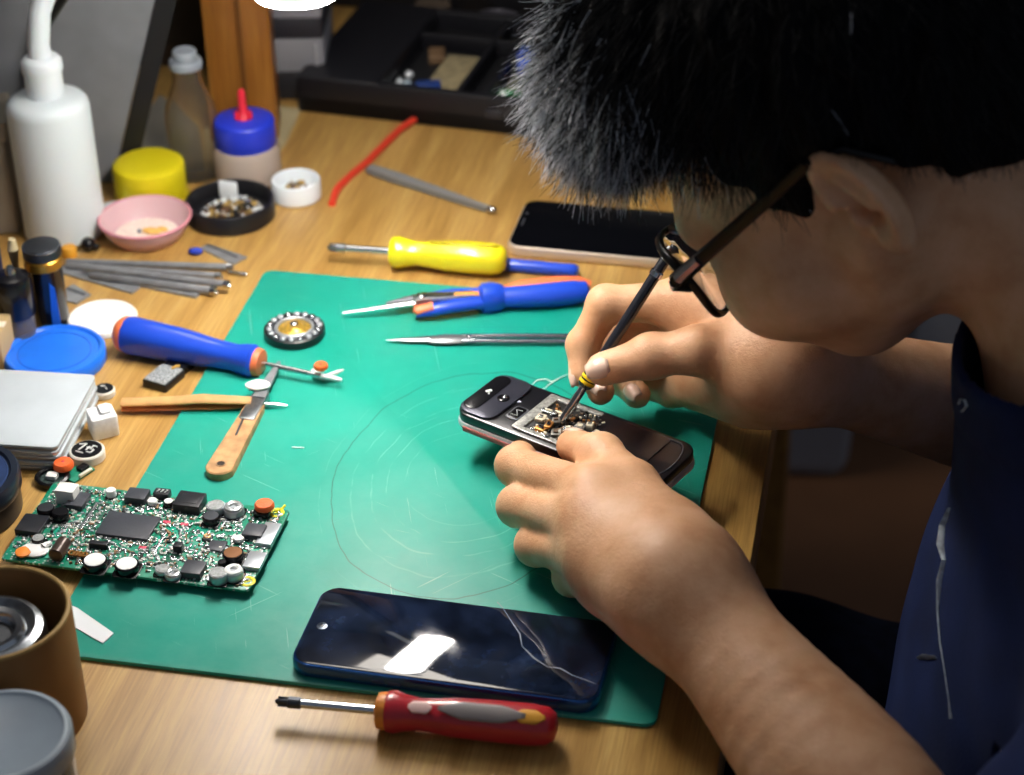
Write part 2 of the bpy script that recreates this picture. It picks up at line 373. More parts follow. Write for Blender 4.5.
# beige papers under the bottles
def sheet(name, pts, z, mat_, lab, cat, th=.0008):
    P = [G(*p, z) for p in pts]; c = sum(P)/len(P); m = MB(); q = [(float(p[0]-c[0]), float(p[1]-c[1])) for p in P]
    a = sum(q[i][0]*q[(i+1) % len(q)][1]-q[(i+1) % len(q)][0]*q[i][1] for i in range(len(q)))
    if a < 0: q = q[::-1]
    m.poly(q, 0, th); o = m.build(name, None, (float(c[0]), float(c[1]), z), m=mat_); return tag(o, lab, cat)
sheet('paper_sheet', [(205, 128), (262, 104), (301, 110), (285, 145), (262, 172), (205, 172)], 0, M('beige_paper', 'a89a76', .85, noise=.06, nscale=30), 'beige paper sheet under the blue-capped bottle and the wooden post', 'paper')
sheet('cardboard_sheet', [(160, 95), (200, 128), (205, 172), (120, 178), (118, 155)], 0, M('grey_card', '7d7a72', .85, noise=.08, nscale=30), 'grey cardboard sheet under the clear glass bottle', 'cardboard', .001)
# grey device boxes beyond the post
gx = thing('device_box', 'light grey and black electronic device between the post and the black tray', 'device', G(290, 112, 0)+npv((-.012, .055, 0)), rad(10))
for k, (z, h, c_) in enumerate(((0, .022, '1b1c22'), (.022, .026, '86868c'), (.048, .016, '24242c'), (.064, .034, '8e8f98'))):
    m = MB(); m.slab(.055, .07, h, .003, .001, z0=z); m.build('case_panel', gx, m=M('dev%d' % k, c_, .5))
m = MB(); m.tube([(.022, -.037, .0), (.022, -.037, .045)], .0012, M('grey_wire', 'a0a0a4', .4), n=6); m.build('wire', gx)
# ---- black organiser tray ----
TA, TB = G(298, 111), G(530, 137); dx = Vector(TB-TA).normalized(); ang = math.atan2(dx.y, dx.x)
tr = thing('organizer_tray', 'black plastic parts tray with compartments at the back of the table', 'tray', TA, ang)
BK = M('black_plastic', '15151a', .38, bump=.1, bscale=400); BK2 = M('black_plastic_dark', '0c0c10', .5)
W_, D_, H_ = .300, .150, .027
m = MB(); m.slab(W_, D_, .013, .004, .001, X=T(W_/2, D_/2, 0)); m.build('tray_floor', tr, m=BK2)
for x, y, w_, d_ in ((W_/2, .004, W_, .008), (W_/2, D_-.004, W_, .008), (W_-.004, D_/2, .008, D_)):
    m = MB(); m.slab(w_, d_, H_, .002, .001, X=T(x, y, 0)); m.build('tray_wall', tr, m=BK)
m = MB(); m.slab(.062, D_-.002, H_+.001, .003, .0015, X=T(.031, D_/2, 0)); m.build('lid_panel', tr, m=BK)
for x in (.120, .140, .190):
    m = MB(); m.slab(.004, D_-.014, H_-.015, .001, .0006, X=T(x, D_/2, .0128)); m.build('divider', tr, m=BK)
m = MB(); m.slab(W_-.07, .004, H_-.015, .001, .0006, X=T(.062+(W_-.07)/2, .105, .0128)); m.build('divider', tr, m=BK)
m = MB(); m.slab(.012, .003, .006, .001, .0006, X=T(.150, -.001, .012)); m.build('latch', tr, m=M('latch', '2a2a30', .4))
def trayp(x, y, z=.0132): return Matrix.Translation(Vector(TA)) @ Matrix.Rotation(ang, 4, 'Z') @ Vector((x, y, z))
BOARD = M('tan_board', '8f8262', .7, noise=.25, nscale=200)
m = MB(); m.slab(.030, .056, .003, .001, .0005); o = m.build('circuit_piece', None, trayp(.103, .062), ang, m=BOARD); tag(o, 'tan flat board piece in the middle compartment of the black tray', 'board')
for x, y, c_ in ((.069, .052, 'e4e8ec'), (.073, .036, 'd2e4ee'), (.0665, .038, 'b9c0c4')):
    m = MB(); m.lathe([(.0034, 0), (.0034, .0014), (.0024, .003), (.0010, .0036)], M('bead'+c_, c_, .2, metal=.5), n=14); o = m.build('shiny_button', None, trayp(x, y)); tag(o, 'small shiny round metal button in the left compartment of the black tray', 'button', 'shiny metal buttons in the tray')
m = MB(); m.slab(.018, .009, .005, .002, .001, M('blue_part', '1d3a7c', .4)); m.tube([(-.009, 0, .003), (-.014, .004, .003), (-.018, .002, .002)], .0007, M('wirex', '203050', .5), n=6); o = m.build('blue_component', None, trayp(.090, .034), ang+.4); tag(o, 'dark blue component beside the shiny caps in the black tray', 'component')
m = MB(); m.slab(.016, .012, .004, .001, .0006, M('green_part', '2c8a50', .5)); m.ball((-.004, -.003, .0045), .0022, M('whitedot', 'e8eef0', .3)); o = m.build('green_component', None, trayp(.152, .032), ang); tag(o, 'green component with a white dot in the right compartment of the tray', 'component')
m = MB(); m.slab(.014, .022, .003, .001, .0006); o = m.build('grey_component', None, trayp(.153, .054), ang, m=M('greypart', '7f8270', .6)); tag(o, 'grey-green flat component behind the green one in the tray', 'component')
m = MB(); m.slab(.018, .014, .016, .002, .001, M('blue_plastic', '1f55d8', .35)); m.slab(.014, .010, .002, .001, .0004, M('blue_plastic2', '2f70ea', .35), z0=.0162); o = m.build('blue_block', None, trayp(.155, .080), ang); tag(o, 'bright blue plastic block in the right compartment of the tray', 'block')
m = MB(); m.slab(.012, .020, .006, .001, .0006, M('brownpart', '6b5238', .6)); o = m.build('brown_component', None, trayp(.080, .085), ang+.3); tag(o, 'brown component at the back of the left tray compartment', 'component')
for k, (x, y, r, hh, lab) in enumerate(((.100, .175, .020, .012, 'grey round tin behind the middle of the black tray'), (.045, .185, .014, .016, 'tan round tin behind the left of the black tray'))):
    m = MB(); m.lathe([(r-.001, 0), (r, .001), (r, hh-.001), (r-.001, hh), (r-.003, hh), (r-.0035, hh-.001)], M('tin%d' % k, ['5a5860', '6d5e50'][k], .45, metal=.3), n=36); o = m.build('round_tin', None, trayp(x, y, 0)); tag(o, lab, 'tin')
# dark equipment case further behind
m = MB(); m.slab(.52, .10, .16, .006, .002); dc = thing('equipment_case', 'black equipment case standing behind the parts tray', 'case', trayp(.19, .245, 0), ang)
m.build('case_body', dc, m=M('case_black', '17171b', .5, noise=.3, nscale=12))
m = MB(); m.slab(.50, .004, .02, .001, .0008, X=T(0, -.052, .10)); m.build('case_band', dc, m=M('case_band', '2e2a2a', .5))
m = MB(); m.tube([(-.05, -.055, .05), (-.05, -.07, .05), (.05, -.07, .05), (.05, -.055, .05)], .004, M('case_handle', '222226', .4), n=8); m.build('handle', dc)
# grey bin below the table edge
gbp = G(800, 478, -.75)
gb = thing('storage_bin', 'light grey plastic bin on the brown floor beyond the table edge', 'bin', (float(gbp[0]), float(gbp[1])+.06, -.75), rad(8))
m = MB(); rr = []
for z, w_, d_ in ((0, .034, .05), (.006, .042, .056), (.02, .046, .06), (.30, .060, .075), (.305, .064, .079), (.32, .064, .079)):
    rr.append([(x*w_, y*d_, z) for x, y in ((1, -.8), (1, .8), (.8, 1), (-.8, 1), (-1, .8), (-1, -.8), (-.8, -1), (.8, -1))])
m.rings(rr, M('grey_bin', '9a9ca2', .45)); m.build('bin_body', gb)
m = MB(); m.slab(.135, .165, .012, .02, .003, z0=.32); m.build('lid', gb, m=M('bin_lid', 'a8aab0', .4))
gs = G(930, 325, -.30); sb = thing('white_cabinet', 'pale grey low cabinet standing beyond the table, behind the chin', 'cabinet', (float(gs[0])+.16, 1.58, -.75), 0)
m = MB(); m.slab(.34, .30, .62, .006, .003); m.build('cabinet_body', sb, m=M('pale_cabinet', 'a4a7ac', .5))
for x in (-.082, .082): m = MB(); m.slab(.158, .010, .58, .002, .001, X=T(x, -.155, .02)); dd = m.build('door', sb, m=M('pale_door', 'b0b3b8', .45)); m = MB(); m.slab(.008, .012, .07, .002, .001, X=T(x*.2, -.165, .36)); m.build('handle', dd, m=M('handle_g', '50525a', .4))
# pale stool seen behind the chin
# ======================= things on the table =======================
def Gv(px, py, z=0): return Vector(G(px, py, z))
def axis_thing(name, label, cat, a, b, group=None, roll=0):
    return thing(name, label, cat, X=frame(a, b, roll), group=group), dist(a, b)
def part(m, name, parent, mat_=None, ang=40, X=None, loc=None, rz=0): return m.build(name, parent, loc, rz, ang, mat_, X)
CH = M('chrome', 'c4c8cc', .18, metal=1); STEEL = M('steel', '9a9ea2', .32, metal=1, noise=.15, nscale=300); DSTEEL = M('dark_steel', '4c4f55', .4, metal=.9)
WPL = M('white_plastic', 'dfe6ea', .45, sss=.05); BLK = M('black_gloss', '0e0e12', .25)
# --- white bottle with curved spout ---
b = thing('squeeze_bottle', 'tall white plastic bottle with a thick curved spout tube, by the left edge', 'bottle', Gv(66, 231), 0)
WB = M('white_bottle', 'd4dde0', .42, sss=.05); r = .0264
m = MB(); m.lathe([(r-.002, 0), (r, .002), (r, .089), (r-.0008, .0925), (r-.003, .0952), (r-.008, .0970), (.011, .0985)], WB, n=48); part(m, 'bottle_body', b)
m = MB(); m.lathe([(.0118, .0975), (.0120, .099), (.0118, .114), (.0128, .1145), (.0131, .116), (.0129, .121), (.0110, .1235), (.0080, .1245)], WPL, n=40); part(m, 'cap', b)
m = MB(); tp_ = [(0, 0, .122), (0, 0, .132), (.002, .004, .152), (.007, .012, .168), (.016, .026, .188), (.030, .045, .212), (.045, .070, .236), (.062, .098, .252)]
m.tube(tp_, [.0078, .0070, .0069, .0068, .0067, .0066, .0065, .006], WPL, n=16, upv=(.6, -.8, 0)); part(m, 'spout_tube', b)
# --- yellow jar cap ---
b = thing('jar_cap', 'yellow plastic screw cap standing behind the pink dish', 'cap', Gv(152, 196))
m = MB(); R0 = .0242; prof = [(R0-.0005, 0), (R0, .001), (R0, .022), (R0-.0006, .0245), (R0-.003, .0262), (R0-.006, .0266)]
m.lathe(prof, M('yellow_plastic', 'd8c81c', .40, spec=.3), n=64); part(m, 'cap_body', b)
m = MB(); m.torus((0, 0, .002), R0+.0003, .0008, M('yellow_plastic2', 'b8a818', .45), n=60, k=6); part(m, 'rim', b)
# --- clear bottle ---
GLASS = M('clear_glass', 'efe9da', .04, trans=.97, ior=1.22); FROST = M('frosted_plastic', 'dcdccc', .25, trans=.75, ior=1.3)
b = thing('glass_bottle', 'clear glass bottle with long neck, in front of the dark cabinet', 'bottle', Gv(197, 173))
r = .0178; o_ = [(r-.002, 0), (r, .002), (r, .043), (r-.001, .051), (r-.004, .059), (.0110, .066), (.0098, .071), (.0095, .078), (.0105, .079), (.0105, .081), (.0095, .082)]
i_ = [(x-.0012, max(z, .0016)) for x, z in reversed(o_)]
m = MB(); m.lathe(o_+i_, GLASS, n=48, cap1=True); part(m, 'bottle_glass', b)
m = MB(); m.lathe([(.0108, .079), (.0112, .080), (.0112, .0840), (.0104, .085)], M('pale_cap', 'a9b3bd', .35, trans=.3), n=32); m.lathe([(.0078, .085), (.0082, .086), (.0082, .0905), (.0074, .0915)], MATS['pale_cap'], n=32); part(m, 'stopper', b)
# --- glue bottle ---
b = thing('glue_bottle', 'translucent bottle with blue cap and red nozzle beside the wooden post', 'bottle', Gv(249, 178))
r = .0232; m = MB(); m.lathe([(r-.003, 0), (r-.0005, .002), (r, .006), (r-.0004, .022), (r-.002, .027), (r-.004, .029)], M('cloudy_plastic', 'dccabc', .22, trans=.45, ior=1.35), n=48); part(m, 'bottle_body', b)
m = MB(); m.lathe([(r-.007, .0005), (r-.004, .003), (r-.004, .017), (r-.006, .0175)], M('glue_fluid', 'b49a86', .3, trans=.3), n=40); part(m, 'glue_fill', b)
BC = M('blue_cap', '2438c4', .38); m = MB(); prof = []
for z, rr in ((.026, .0205), (.027, .0212), (.0425, .0206), (.0445, .0198), (.0455, .018), (.0458, .005)): prof.append((rr, z))
m.lathe(prof, BC, n=64); part(m, 'blue_cap', b)
m = MB(); m.lathe([(.0064, .0455), (.0054, .048), (.0034, .051), (.0030, .055), (.0027, .063), (.0020, .0658), (.001, .0664)], M('red_nozzle', 'd8283c', .35), n=24)
for k in range(8): m.slab(.0008, .0022, .0045, .0003, .0001, MATS['red_nozzle'], T(.0052*math.cos(k*PI/4), .0052*math.sin(k*PI/4), .045) @ RZ(45*k+90))
part(m, 'nozzle', b)
# --- black dish of screws ---
b = thing('parts_dish', 'round black dish full of tiny metal screws and parts', 'dish', Gv(231, 216))
r = .0298; m = MB(); m.lathe([(r-.001, 0), (r, .001), (r, .0118), (r-.0008, .013), (r-.0022, .013), (r-.003, .012), (r-.0032, .0025), (.001, .0025)], M('dish_black', '19191c', .35), n=64, cap1=True); part(m, 'dish', b)
m = MB(); m.torus((.002, -.002, .0034), .0195, .0016, M('white_ring', 'cfd6d8', .4), n=40, k=6); o = part(m, 'ring_insert', b)
dm = [M('bit_silver', 'b8bcc2', .25, metal=.9), M('bit_black', '17171a', .4), M('bit_gold', 'b99a5a', .35, metal=.5), M('bit_white', 'dfe2e2', .4), M('bit_brown', '6b4a2c', .5)]
def bits(name, n, R, z0, zs, size, lab, par, mm=dm, seed=3, loc=(0, 0)):
    rr = random.Random(seed); m = MB()
    for k in range(n):
        a, q = rr.random()*2*PI, R*math.sqrt(rr.random()); s = size*(.5+rr.random()); X = T(loc[0]+q*math.cos(a), loc[1]+q*math.sin(a), z0+zs*rr.random()*(1-q/R*.6)) @ RZ(rr.random()*360) @ RX(rr.random()*80-40)
        if rr.random() < .5: m.slab(s*1.6, s, s*.6, s*.15, s*.08, rr.choice(mm), X)
        else: m.lathe([(s*.6, 0), (s*.6, s*.4), (s*.25, s*.4), (s*.25, s*1.7)], rr.choice(mm), X @ RY(rr.random()*90), n=8)
    o = part(m, name, par); o['kind'] = 'stuff'; return o
bits('small_parts', 110, .019, .0035, .004, .0021, '', b, seed=5)
m = MB(); m.slab(.013, .003, .0125, .001, .0005, M('white_tab', 'dfe4e6', .5)); o = part(m, 'plastic_tab', None, X=Matrix.Translation(Gv(229, 197, .0055)) @ RZ(-6)); o.location.z = .0045; tag(o, 'small white plastic tab standing in the back of the black dish', 'tab')
# --- small white cap with bits ---
b = thing('small_round_dish', 'small white round dish holding brown bits, right of the black dish', 'dish', Gv(297, 197))
r = .0166; m = MB(); m.lathe([(r-.001, 0), (r, .001), (r, .0128), (r-.0006, .0138), (r-.0018, .0138), (r-.0024, .013), (r-.0026, .0035), (.001, .0035)], WPL, n=48, cap1=True); part(m, 'cap_body', b)
bits('brown_bits', 34, .0105, .0045, .003, .0022, '', b, [dm[4], dm[2], M('bit_olive', '4c4632', .6), dm[3]], 9)
# --- pink dish ---
b = thing('pink_dish', 'shallow translucent pink dish with an orange crumb inside', 'dish', Gv(147, 236))
PK = M('pink_plastic', 'e2bcc0', .35, trans=.15, ior=1.3, sss=.05); r = .0298
m = MB(); m.lathe([(.021, 0), (.0225, .0005), (.027, .007), (r, .0135), (r, .0146), (r-.0012, .0146), (.0262, .0078), (.0215, .0022), (.001, .0020)], PK, n=64, cap1=True); part(m, 'dish', b)
m = MB(); m.torus((0, 0, .0142), r-.0002, .0010, M('pink_rim', 'd88f9c', .35), n=64, k=8); part(m, 'rim', b)
m = MB(); m.lathe([(.0205, .0022), (.0205, .0026), (.001, .0027)], M('cream_fill', 'ead8cc', .6, noise=.1, nscale=300), n=40); part(m, 'residue', b)
m = MB(); m.ball((0, 0, .001), .0052, M('orange_crumb', 'e8b860', .6, bump=.4, bscale=900), sc=(1.3, .7, .35)); m.ball((.006, .003, .0012), .0035, MATS['orange_crumb'], sc=(1.2, .8, .4)); m.ball((-.008, -.002, .001), .0014, M('grey_crumb', '6f7884', .5))
o = part(m, 'orange_crumb', None, loc=Gv(152, 232, .0030)); tag(o, 'orange-yellow crumb lying inside the pink dish', 'crumb')
# --- white lid behind the pink dish ---
m = MB(); m.lathe([(.0125, 0), (.0132, .001), (.0132, .004), (.012, .005), (.009, .0052)], WPL, n=36); o = part(m, 'white_disc', None, loc=Gv(114, 216, .0005)); tag(o, 'white round lid half hidden behind the pink dish', 'lid')
# --- bundle of grey metal bits ---
GM = M('gunmetal', '8b8e92', .38, metal=.35, noise=.15, nscale=120); GMD = M('gunmetal_dark', '505358', .4, metal=.5)
def flatbar(name, lab, a, b, wa, wb, th, z=0, mat_=GM, group=None, cat='tool bit', tip=0):
    P, Q = Gv(*a, z), Gv(*b, z); L = dist(P, Q); m = MB()
    pts = [(0, -wa/2), (L*(1-tip), -wb/2), (L, -wb/2*(.2 if tip else 1)), (L, wb/2*(.2 if tip else 1)), (L*(1-tip), wb/2), (0, wa/2)]
    m.poly(pts, 0, th, mat_, bev=th*.15); m.slab(L*.85, min(wa, wb)*.2, .0002, .0002, 0, GMD, T(L*.45, min(wa, wb)*.28, th))
    o = m.build(name, X=frame(P, Q)); return tag(o, lab, cat, group)
def rodbit(lab, a, b, r, z, group=None):
    P, Q = Gv(*a, z), Gv(*b, z); L = dist(P, Q); t = thing('steel_rod', lab, 'rod', X=frame(P, Q), group=group); m = MB()
    m.lathe([(r*.7, 0), (r, .001), (r, L-.001), (r*.95, L)], GM, ALX, n=12); m.build('shaft', t)
    m = MB(); m.lathe([(r*.95, 0), (r*1.15, .0005), (r*1.15, .004), (r*.8, .0045), (r*.5, .0030)], CH, T(L-.002) @ ALX, n=14); m.build('socket_end', t); return t
flatbar('steel_strip', 'wide flat grey metal strip lying under the rods', (62, 268), (138, 290), .0125, .0125, .0012)
flatbar('steel_strip', 'short grey metal plate beside the black and gold marker', (62, 292), (84, 300), .020, .013, .0012)
flatbar('steel_strip', 'thin grey metal strip poking out of the bundle near the white lid', (132, 284), (198, 297), .004, .005, .0016)
rodbit('grey steel rod at the back of the bundle, behind the others', (66, 262), (229, 267), .0023, .0026)
rodbit('grey steel rod second from the back of the bundle', (66, 266), (218, 276), .0023, .0026)
rodbit('grey steel rod in the middle of the bundle, ending in a socket', (84, 268), (226, 284), .0022, .0064)
rodbit('thick grey steel rod at the front of the bundle', (90, 275), (213, 291), .0027, .0030)
flatbar('steel_strip', 'grey pointed metal plate at the right end of the bundle', (204, 247), (240, 262), .007, .013, .0012)
m = MB(); m.lathe([(.001, 0), (.0014, .001), (.0014, .012), (.001, .013)], CH, ALX, n=10); o = m.build('steel_pin', X=frame(Gv(228, 272, .0016), Gv(242, 274, .0016))); tag(o, 'tiny bright steel pin at the right end of the rod bundle', 'pin')
m = MB(); m.ball((0, 0, .0022), .0038, M('blue_bit', '2340b8', .35), sc=(1.3, .8, .6)); o = m.build('blue_bead', None, Gv(196, 254, .0004)); tag(o, 'small dark blue bead beside the pointed metal plate', 'bead')
m = MB(); m.lathe([(.0045, 0), (.0048, .001), (.0048, .006), (.004, .007)], M('orange_plug', 'e0a030', .5), n=20); o = m.build('orange_plug', None, Gv(70, 256)); tag(o, 'orange round plug at the left end of the steel rods', 'plug')
m = MB(); m.ball((0, 0, .0048), .0050, BLK); m.lathe([(.002, 0), (.002, .004)], BLK, T(.003, 0, .004) @ RY(100), n=8); o = m.build('black_ball', None, Gv(89, 251)); tag(o, 'small black ball at the foot of the white bottle', 'ball')
# --- markers at left edge ---
b = thing('marker', 'black glossy marker with a gold band and silver top standing on end', 'marker', Gv(53, 323))
r = .0105; m = MB(); m.lathe([(r-.001, 0), (r, .001), (r, .040), (r, .041)], M('marker_black', '101016', .18, coat=.5), n=36); part(m, 'marker_body', b)
m = MB(); m.lathe([(r+.0003, .040), (r+.0012, .041), (r+.0012, .046), (r+.0003, .047)], M('gold', 'b98a34', .3, metal=.8), n=36); part(m, 'gold_band', b)
m = MB(); m.lathe([(r, .047), (r+.001, .048), (r+.001, .053), (r, .0545), (r-.003, .055)], DSTEEL, n=36); m.torus((0, 0, .0535), r+.0006, .0007, CH, n=36, k=6); part(m, 'top_cap', b)
m = MB(); pts_ = [(-.0026, 0), (.0026, 0), (.002, .026), (-.0008, .030)]; m.rings([[(x, -r*1.012, z) for x, z in pts_], [(x, -r*.96, z) for x, z in pts_]], M('blue_mark', '2468e0', .3), T(.0035, .0009, .004) @ RZ(18)); part(m, 'blue_mark', b)
b = thing('nozzle_bottle', 'small bottle with black cap and clear ribbed body at the left edge', 'bottle', Gv(22, 342))
r = .0100; m = MB(); m.lathe([(r-.001, 0), (r, .001), (r, .020), (r, .022)], M('smoky_clear', '8d8886', .15, trans=.6), n=32)
part(m, 'bottle_body', b)
m = MB(); m.lathe([(r+.0004, .020), (r+.0012, .021), (r+.0012, .043), (r, .046), (.005, .0475)], M('cap_black', '0d0d12', .25), n=36); m.lathe([(.0035, .0475), (.0030, .050), (.0022, .052)], CH, n=16); part(m, 'black_cap', b)
m = MB(); m.lathe([(.0045, 0), (.005, .001), (.005, .055), (.0042, .057)], M('pen_dark', '2a2e48', .35), n=20); m.lathe([(.0046, .057), (.0046, .062), (.003, .0635)], M('pen_blue', '2848c8', .35), n=20); o = m.build('blue_pen', None, Gv(4, 322)); tag(o, 'slim pen with blue end standing behind the black-capped bottle', 'pen')
m = MB(); m.tube([(0, 0, 0), (0, 0, .048), (.0005, 0, .055)], [.0035, .0035, .002], M('cream_stick', 'c8b890', .5), n=14); o = m.build('cream_stick', None, Gv(24, 318)); tag(o, 'cream-coloured stick standing between the marker and the black-capped bottle', 'stick')
b = thing('small_box', 'tan cardboard box at the very left edge beside the markers', 'box', Gv(-12, 362), rad(8)); m = MB(); m.slab(.028, .026, .026, .001, .0005); part(m, 'box_body', b, M('tan_card', 'bfa372', .7))
m = MB(); m.slab(.0284, .006, .0006, .0005, .0002, z0=.0260); part(m, 'tape', b, M('tape', 'e4dcc8', .5))
# --- lids ---
m = MB(); m.lathe([(.0205, 0), (.0213, .0008), (.0213, .0030), (.0206, .0040), (.019, .0042), (.0185, .0036), (.001, .0036)], M('white_matte', 'eeece6', .5), n=56); o = m.build('white_round_plate', None, Gv(103, 322)); tag(o, 'flat round white lid beside the grey metal bundle', 'lid')
BL = M('blue_lid', '2272e8', .34, noise=.05, nscale=60)
b = thing('blue_jar_lid', 'large round bright blue lid between the markers and the clear cases', 'lid', Gv(56, 362)); r = .0300
m = MB(); m.lathe([(r-.0005, 0), (r, .001), (r, .0072), (r-.0012, .0088), (r-.003, .0088), (r-.0042, .0074), (.001, .0070)], BL, n=72); part(m, 'lid_disc', b)
m = MB(); m.torus((0, 0, .0072), .0215, .0005, M('blue_lid2', '1a5ed0', .4), n=56, k=6); part(m, 'ring_ridge', b)
b = thing('dark_jar', 'jar with a dark blue lid at the left edge below the clear cases', 'jar', Gv(-40, 512)); r = .034
m = MB(); m.lathe([(r-.002, 0), (r-.001, .001), (r-.001, .016)], M('jar_dark', '14161c', .35), n=56); part(m, 'jar_body', b)
m = MB(); m.lathe([(r, .014), (r+.0006, .015), (r+.0006, .022), (r-.0006, .024), (r-.004, .024), (r-.0048, .0225), (.001, .0225)], M('dark_blue_lid', '18202e', .3, coat=.3), n=64); part(m, 'lid', b)
m = MB(); m.lathe([(r-.0055, .0226), (r-.006, .0232), (.001, .0233)], M('lid_inset', '22365e', .35, noise=.15, nscale=200), n=56); part(m, 'lid_inset', b)
# --- stack of clear cases ---
A, B_, C_ = Gv(97, 374, .017), Gv(57, 447, .017), Gv(0, 366, .017)
ay = (A-B_).normalized(); axx = Vector((ay.y, -ay.x, 0)); Wd, Dp = .098, (A-B_).length; cen = B_+ay*Dp/2-axx*Wd/2; ra = math.atan2(ay.y, ay.x)-PI/2
CASE = M('clear_case', 'ccd6dc', .25, trans=.2, ior=1.35, noise=.04, nscale=30); CASE2 = M('clear_case2', 'd8dcd8', .3, trans=.2, ior=1.3); CASE3 = M('case_seam', '9d958a', .5)
names = ['topmost', 'second', 'middle', 'fourth', 'bottom']
for k in range(5):
    zz = .0034*(4-k); off = random.uniform(-.0006, .0006)
    c_ = thing('plastic_case', ['clear plastic case lying on top of the stack, left of the white cube', 'clear plastic case, second from the top of the stack', 'clear plastic case in the middle of the stack', 'clear plastic case, second from the bottom of the stack', 'clear plastic case at the bottom of the stack, on the wood'][k], 'case', (cen.x+off, cen.y+off, zz), ra, 'stack of clear plastic cases')
    m = MB(); m.slab(Wd, Dp, .0016, .004, .0004, z0=.0016); part(m, 'lid', c_, CASE)
    m = MB(); m.slab(Wd-.0012, Dp-.0012, .0015, .0038, .0003); part(m, 'tray', c_, CASE2 if k % 2 else CASE3)
# --- white cube, discs ---
m = MB(); m.slab(.0150, .0150, .0135, .0018, .0010); m.slab(.006, .009, .002, .001, .0005, z0=.0133, X=T(.002, .001, 0)); o = m.build('white_cube', None, Gv(104, 432), rad(35), m=M('cube_white', 'eceff0', .55, noise=.05, nscale=400)); tag(o, 'small white cube-shaped block right of the clear cases', 'block')
def disc(px, py, r, h, lab, mk):
    b = thing('buzzer', lab, 'buzzer', Gv(px, py)); m = MB(); m.lathe([(r-.0006, 0), (r, .0006), (r, h-.0008), (r-.0008, h), (r-.0016, h)], M('disc_white', 'dbdad2', .45), n=40); part(m, 'housing', b)
    m = MB(); m.lathe([(r*.86, h), (r*.84, h+.0004), (.0005, h+.0005)], BLK, n=36); part(m, 'black_face', b)
    m = MB(); W_ = M('mark_white', 'd8dcd8', .5)
    for x0, y0, x1, y1 in mk: m.tube([(x0*r, y0*r, h+.0006), (x1*r, y1*r, h+.0006)], .00042, W_, n=6)
    part(m, 'printed_mark', b)
disc(88, 458, .0098, .0058, 'white round buzzer with a black face in front of the white cube', [(-.55, .35, -.15, .45), (-.15, .45, -.4, -.2), (-.5, -.35, -.05, -.45), (-.05, .1, .15, .2), (.15, .2, 0, -.15), (.25, .35, .55, .25), (.3, .3, .2, .0), (.2, .0, .45, -.05), (.45, -.05, .35, -.35), (.35, -.35, .1, -.3)])
disc(105, 395, .0062, .0045, 'smaller white round buzzer with a black face behind the white cube', [(-.4, .2, .0, .3), (.1, .1, .35, -.2)])
# --- small sensor module left of the board ---
b = thing('coin_cell_module', 'small module with a black-rimmed round part and a green board piece behind the circuit board', 'module', Gv(66, 480), 0)
lp_ = lambda px, py, z=0: Gv(px, py, z)-Gv(66, 480)
m = MB(); q = lp_(53, 481); m.torus((q.x, q.y, .0022), .0082, .0016, BLK, n=30, k=8, sq=1.2); m.lathe([(.0075, 0), (.0075, .0015)], M('glass_dark', '3e4c4a', .2), T(q.x, q.y, .0004), n=28); part(m, 'round_part', b)
m = MB(); m.slab(.006, .005, .0028, .001, .0005, M('white_chip', 'e6e6e2', .4), T(q.x, q.y, .002)); part(m, 'white_chip', b)
m = MB(); q = lp_(78, 474); m.slab(.011, .016, .0012, .001, .0003, M('pcb_green', '118064', .4, noise=.2, nscale=500), T(q.x, q.y, .0002) @ RZ(-25)); m.slab(.005, .006, .002, .0006, .0003, BLK, T(q.x+.002, q.y+.003, .0014) @ RZ(-25)); m.slab(.0016, .009, .0016, .0004, .0002, M('pale_pin', 'd8dccc', .4), T(q.x+.005, q.y-.001, .0014) @ RZ(-25)); part(m, 'green_board', b)
OR = M('orange_plastic', 'e8642c', .45, bump=.3, bscale=900)
def orange_disc(px, py, z, r, h, lab, name='orange_capacitor'):
    b = thing(name, lab, 'capacitor', Gv(px, py, z)); m = MB(); m.lathe([(r*.7, 0), (r, h*.3), (r, h*.75), (r*.85, h), (r*.2, h*1.03)], OR, n=24); part(m, 'body', b)
    m = MB(); m.ball((0, 0, h), r*.20, M('red_dot', 'c8243a', .4), sc=(1, 1, .4)); part(m, 'red_dot', b)
orange_disc(64, 469, .0032, .0056, .0050, 'orange round capacitor in front of the clear cases')
# --- circuit board ---
PZ = .0075                                    # board top
P00, P10, P01 = Gv(-6, 557, PZ), Gv(259, 593, PZ), Gv(60, 483, PZ); P11 = Gv(280, 508, PZ)
xa = ((P10-P00)+(P11-P01)).normalized(); ang = math.atan2(xa.y, xa.x); ya = Vector((-xa.y, xa.x, 0)); pc = (P00+P10+P01+P11)/4
BWd = ((P10-P00).length+(P11-P01).length)/2; BHt = abs(((P01+P11)-(P00+P10)).dot(ya))/2
pcb = thing('circuit_board', 'green circuit board crowded with black chips, lying half on the mat', 'circuit board', (pc.x, pc.y, 0), ang)
s = NT('pcb_top'); V = s.vec(s.X, s.Y); v = s.t.nodes.new('ShaderNodeTexVoronoi'); v.inputs['Scale'].default_value = 620; s.t.links.new(V, v.inputs['Vector']); v.distance = 'CHEBYCHEV'; v.inputs['Randomness'].default_value = .6
msk = s.ramp(s.noise(V, 60, 3, .5), [(.44, 0.), (.50, 1.)]); sp_ = s.op('LESS_THAN', v.outputs['Distance'], .32)
s.out('Base Color', s.mix(s.op('MULTIPLY', msk, sp_), s.ramp(s.noise(V, 30, 2), [(.4, '067a5c'), (.6, '118e70')]), s.ramp(v.outputs['Color'], [(.2, '3a4a48'), (.45, 'b9bdb6'), (.6, 'd9dcd4'), (.8, '9aa6a0')])))
s.out('Roughness', .35); PCBM = s.m
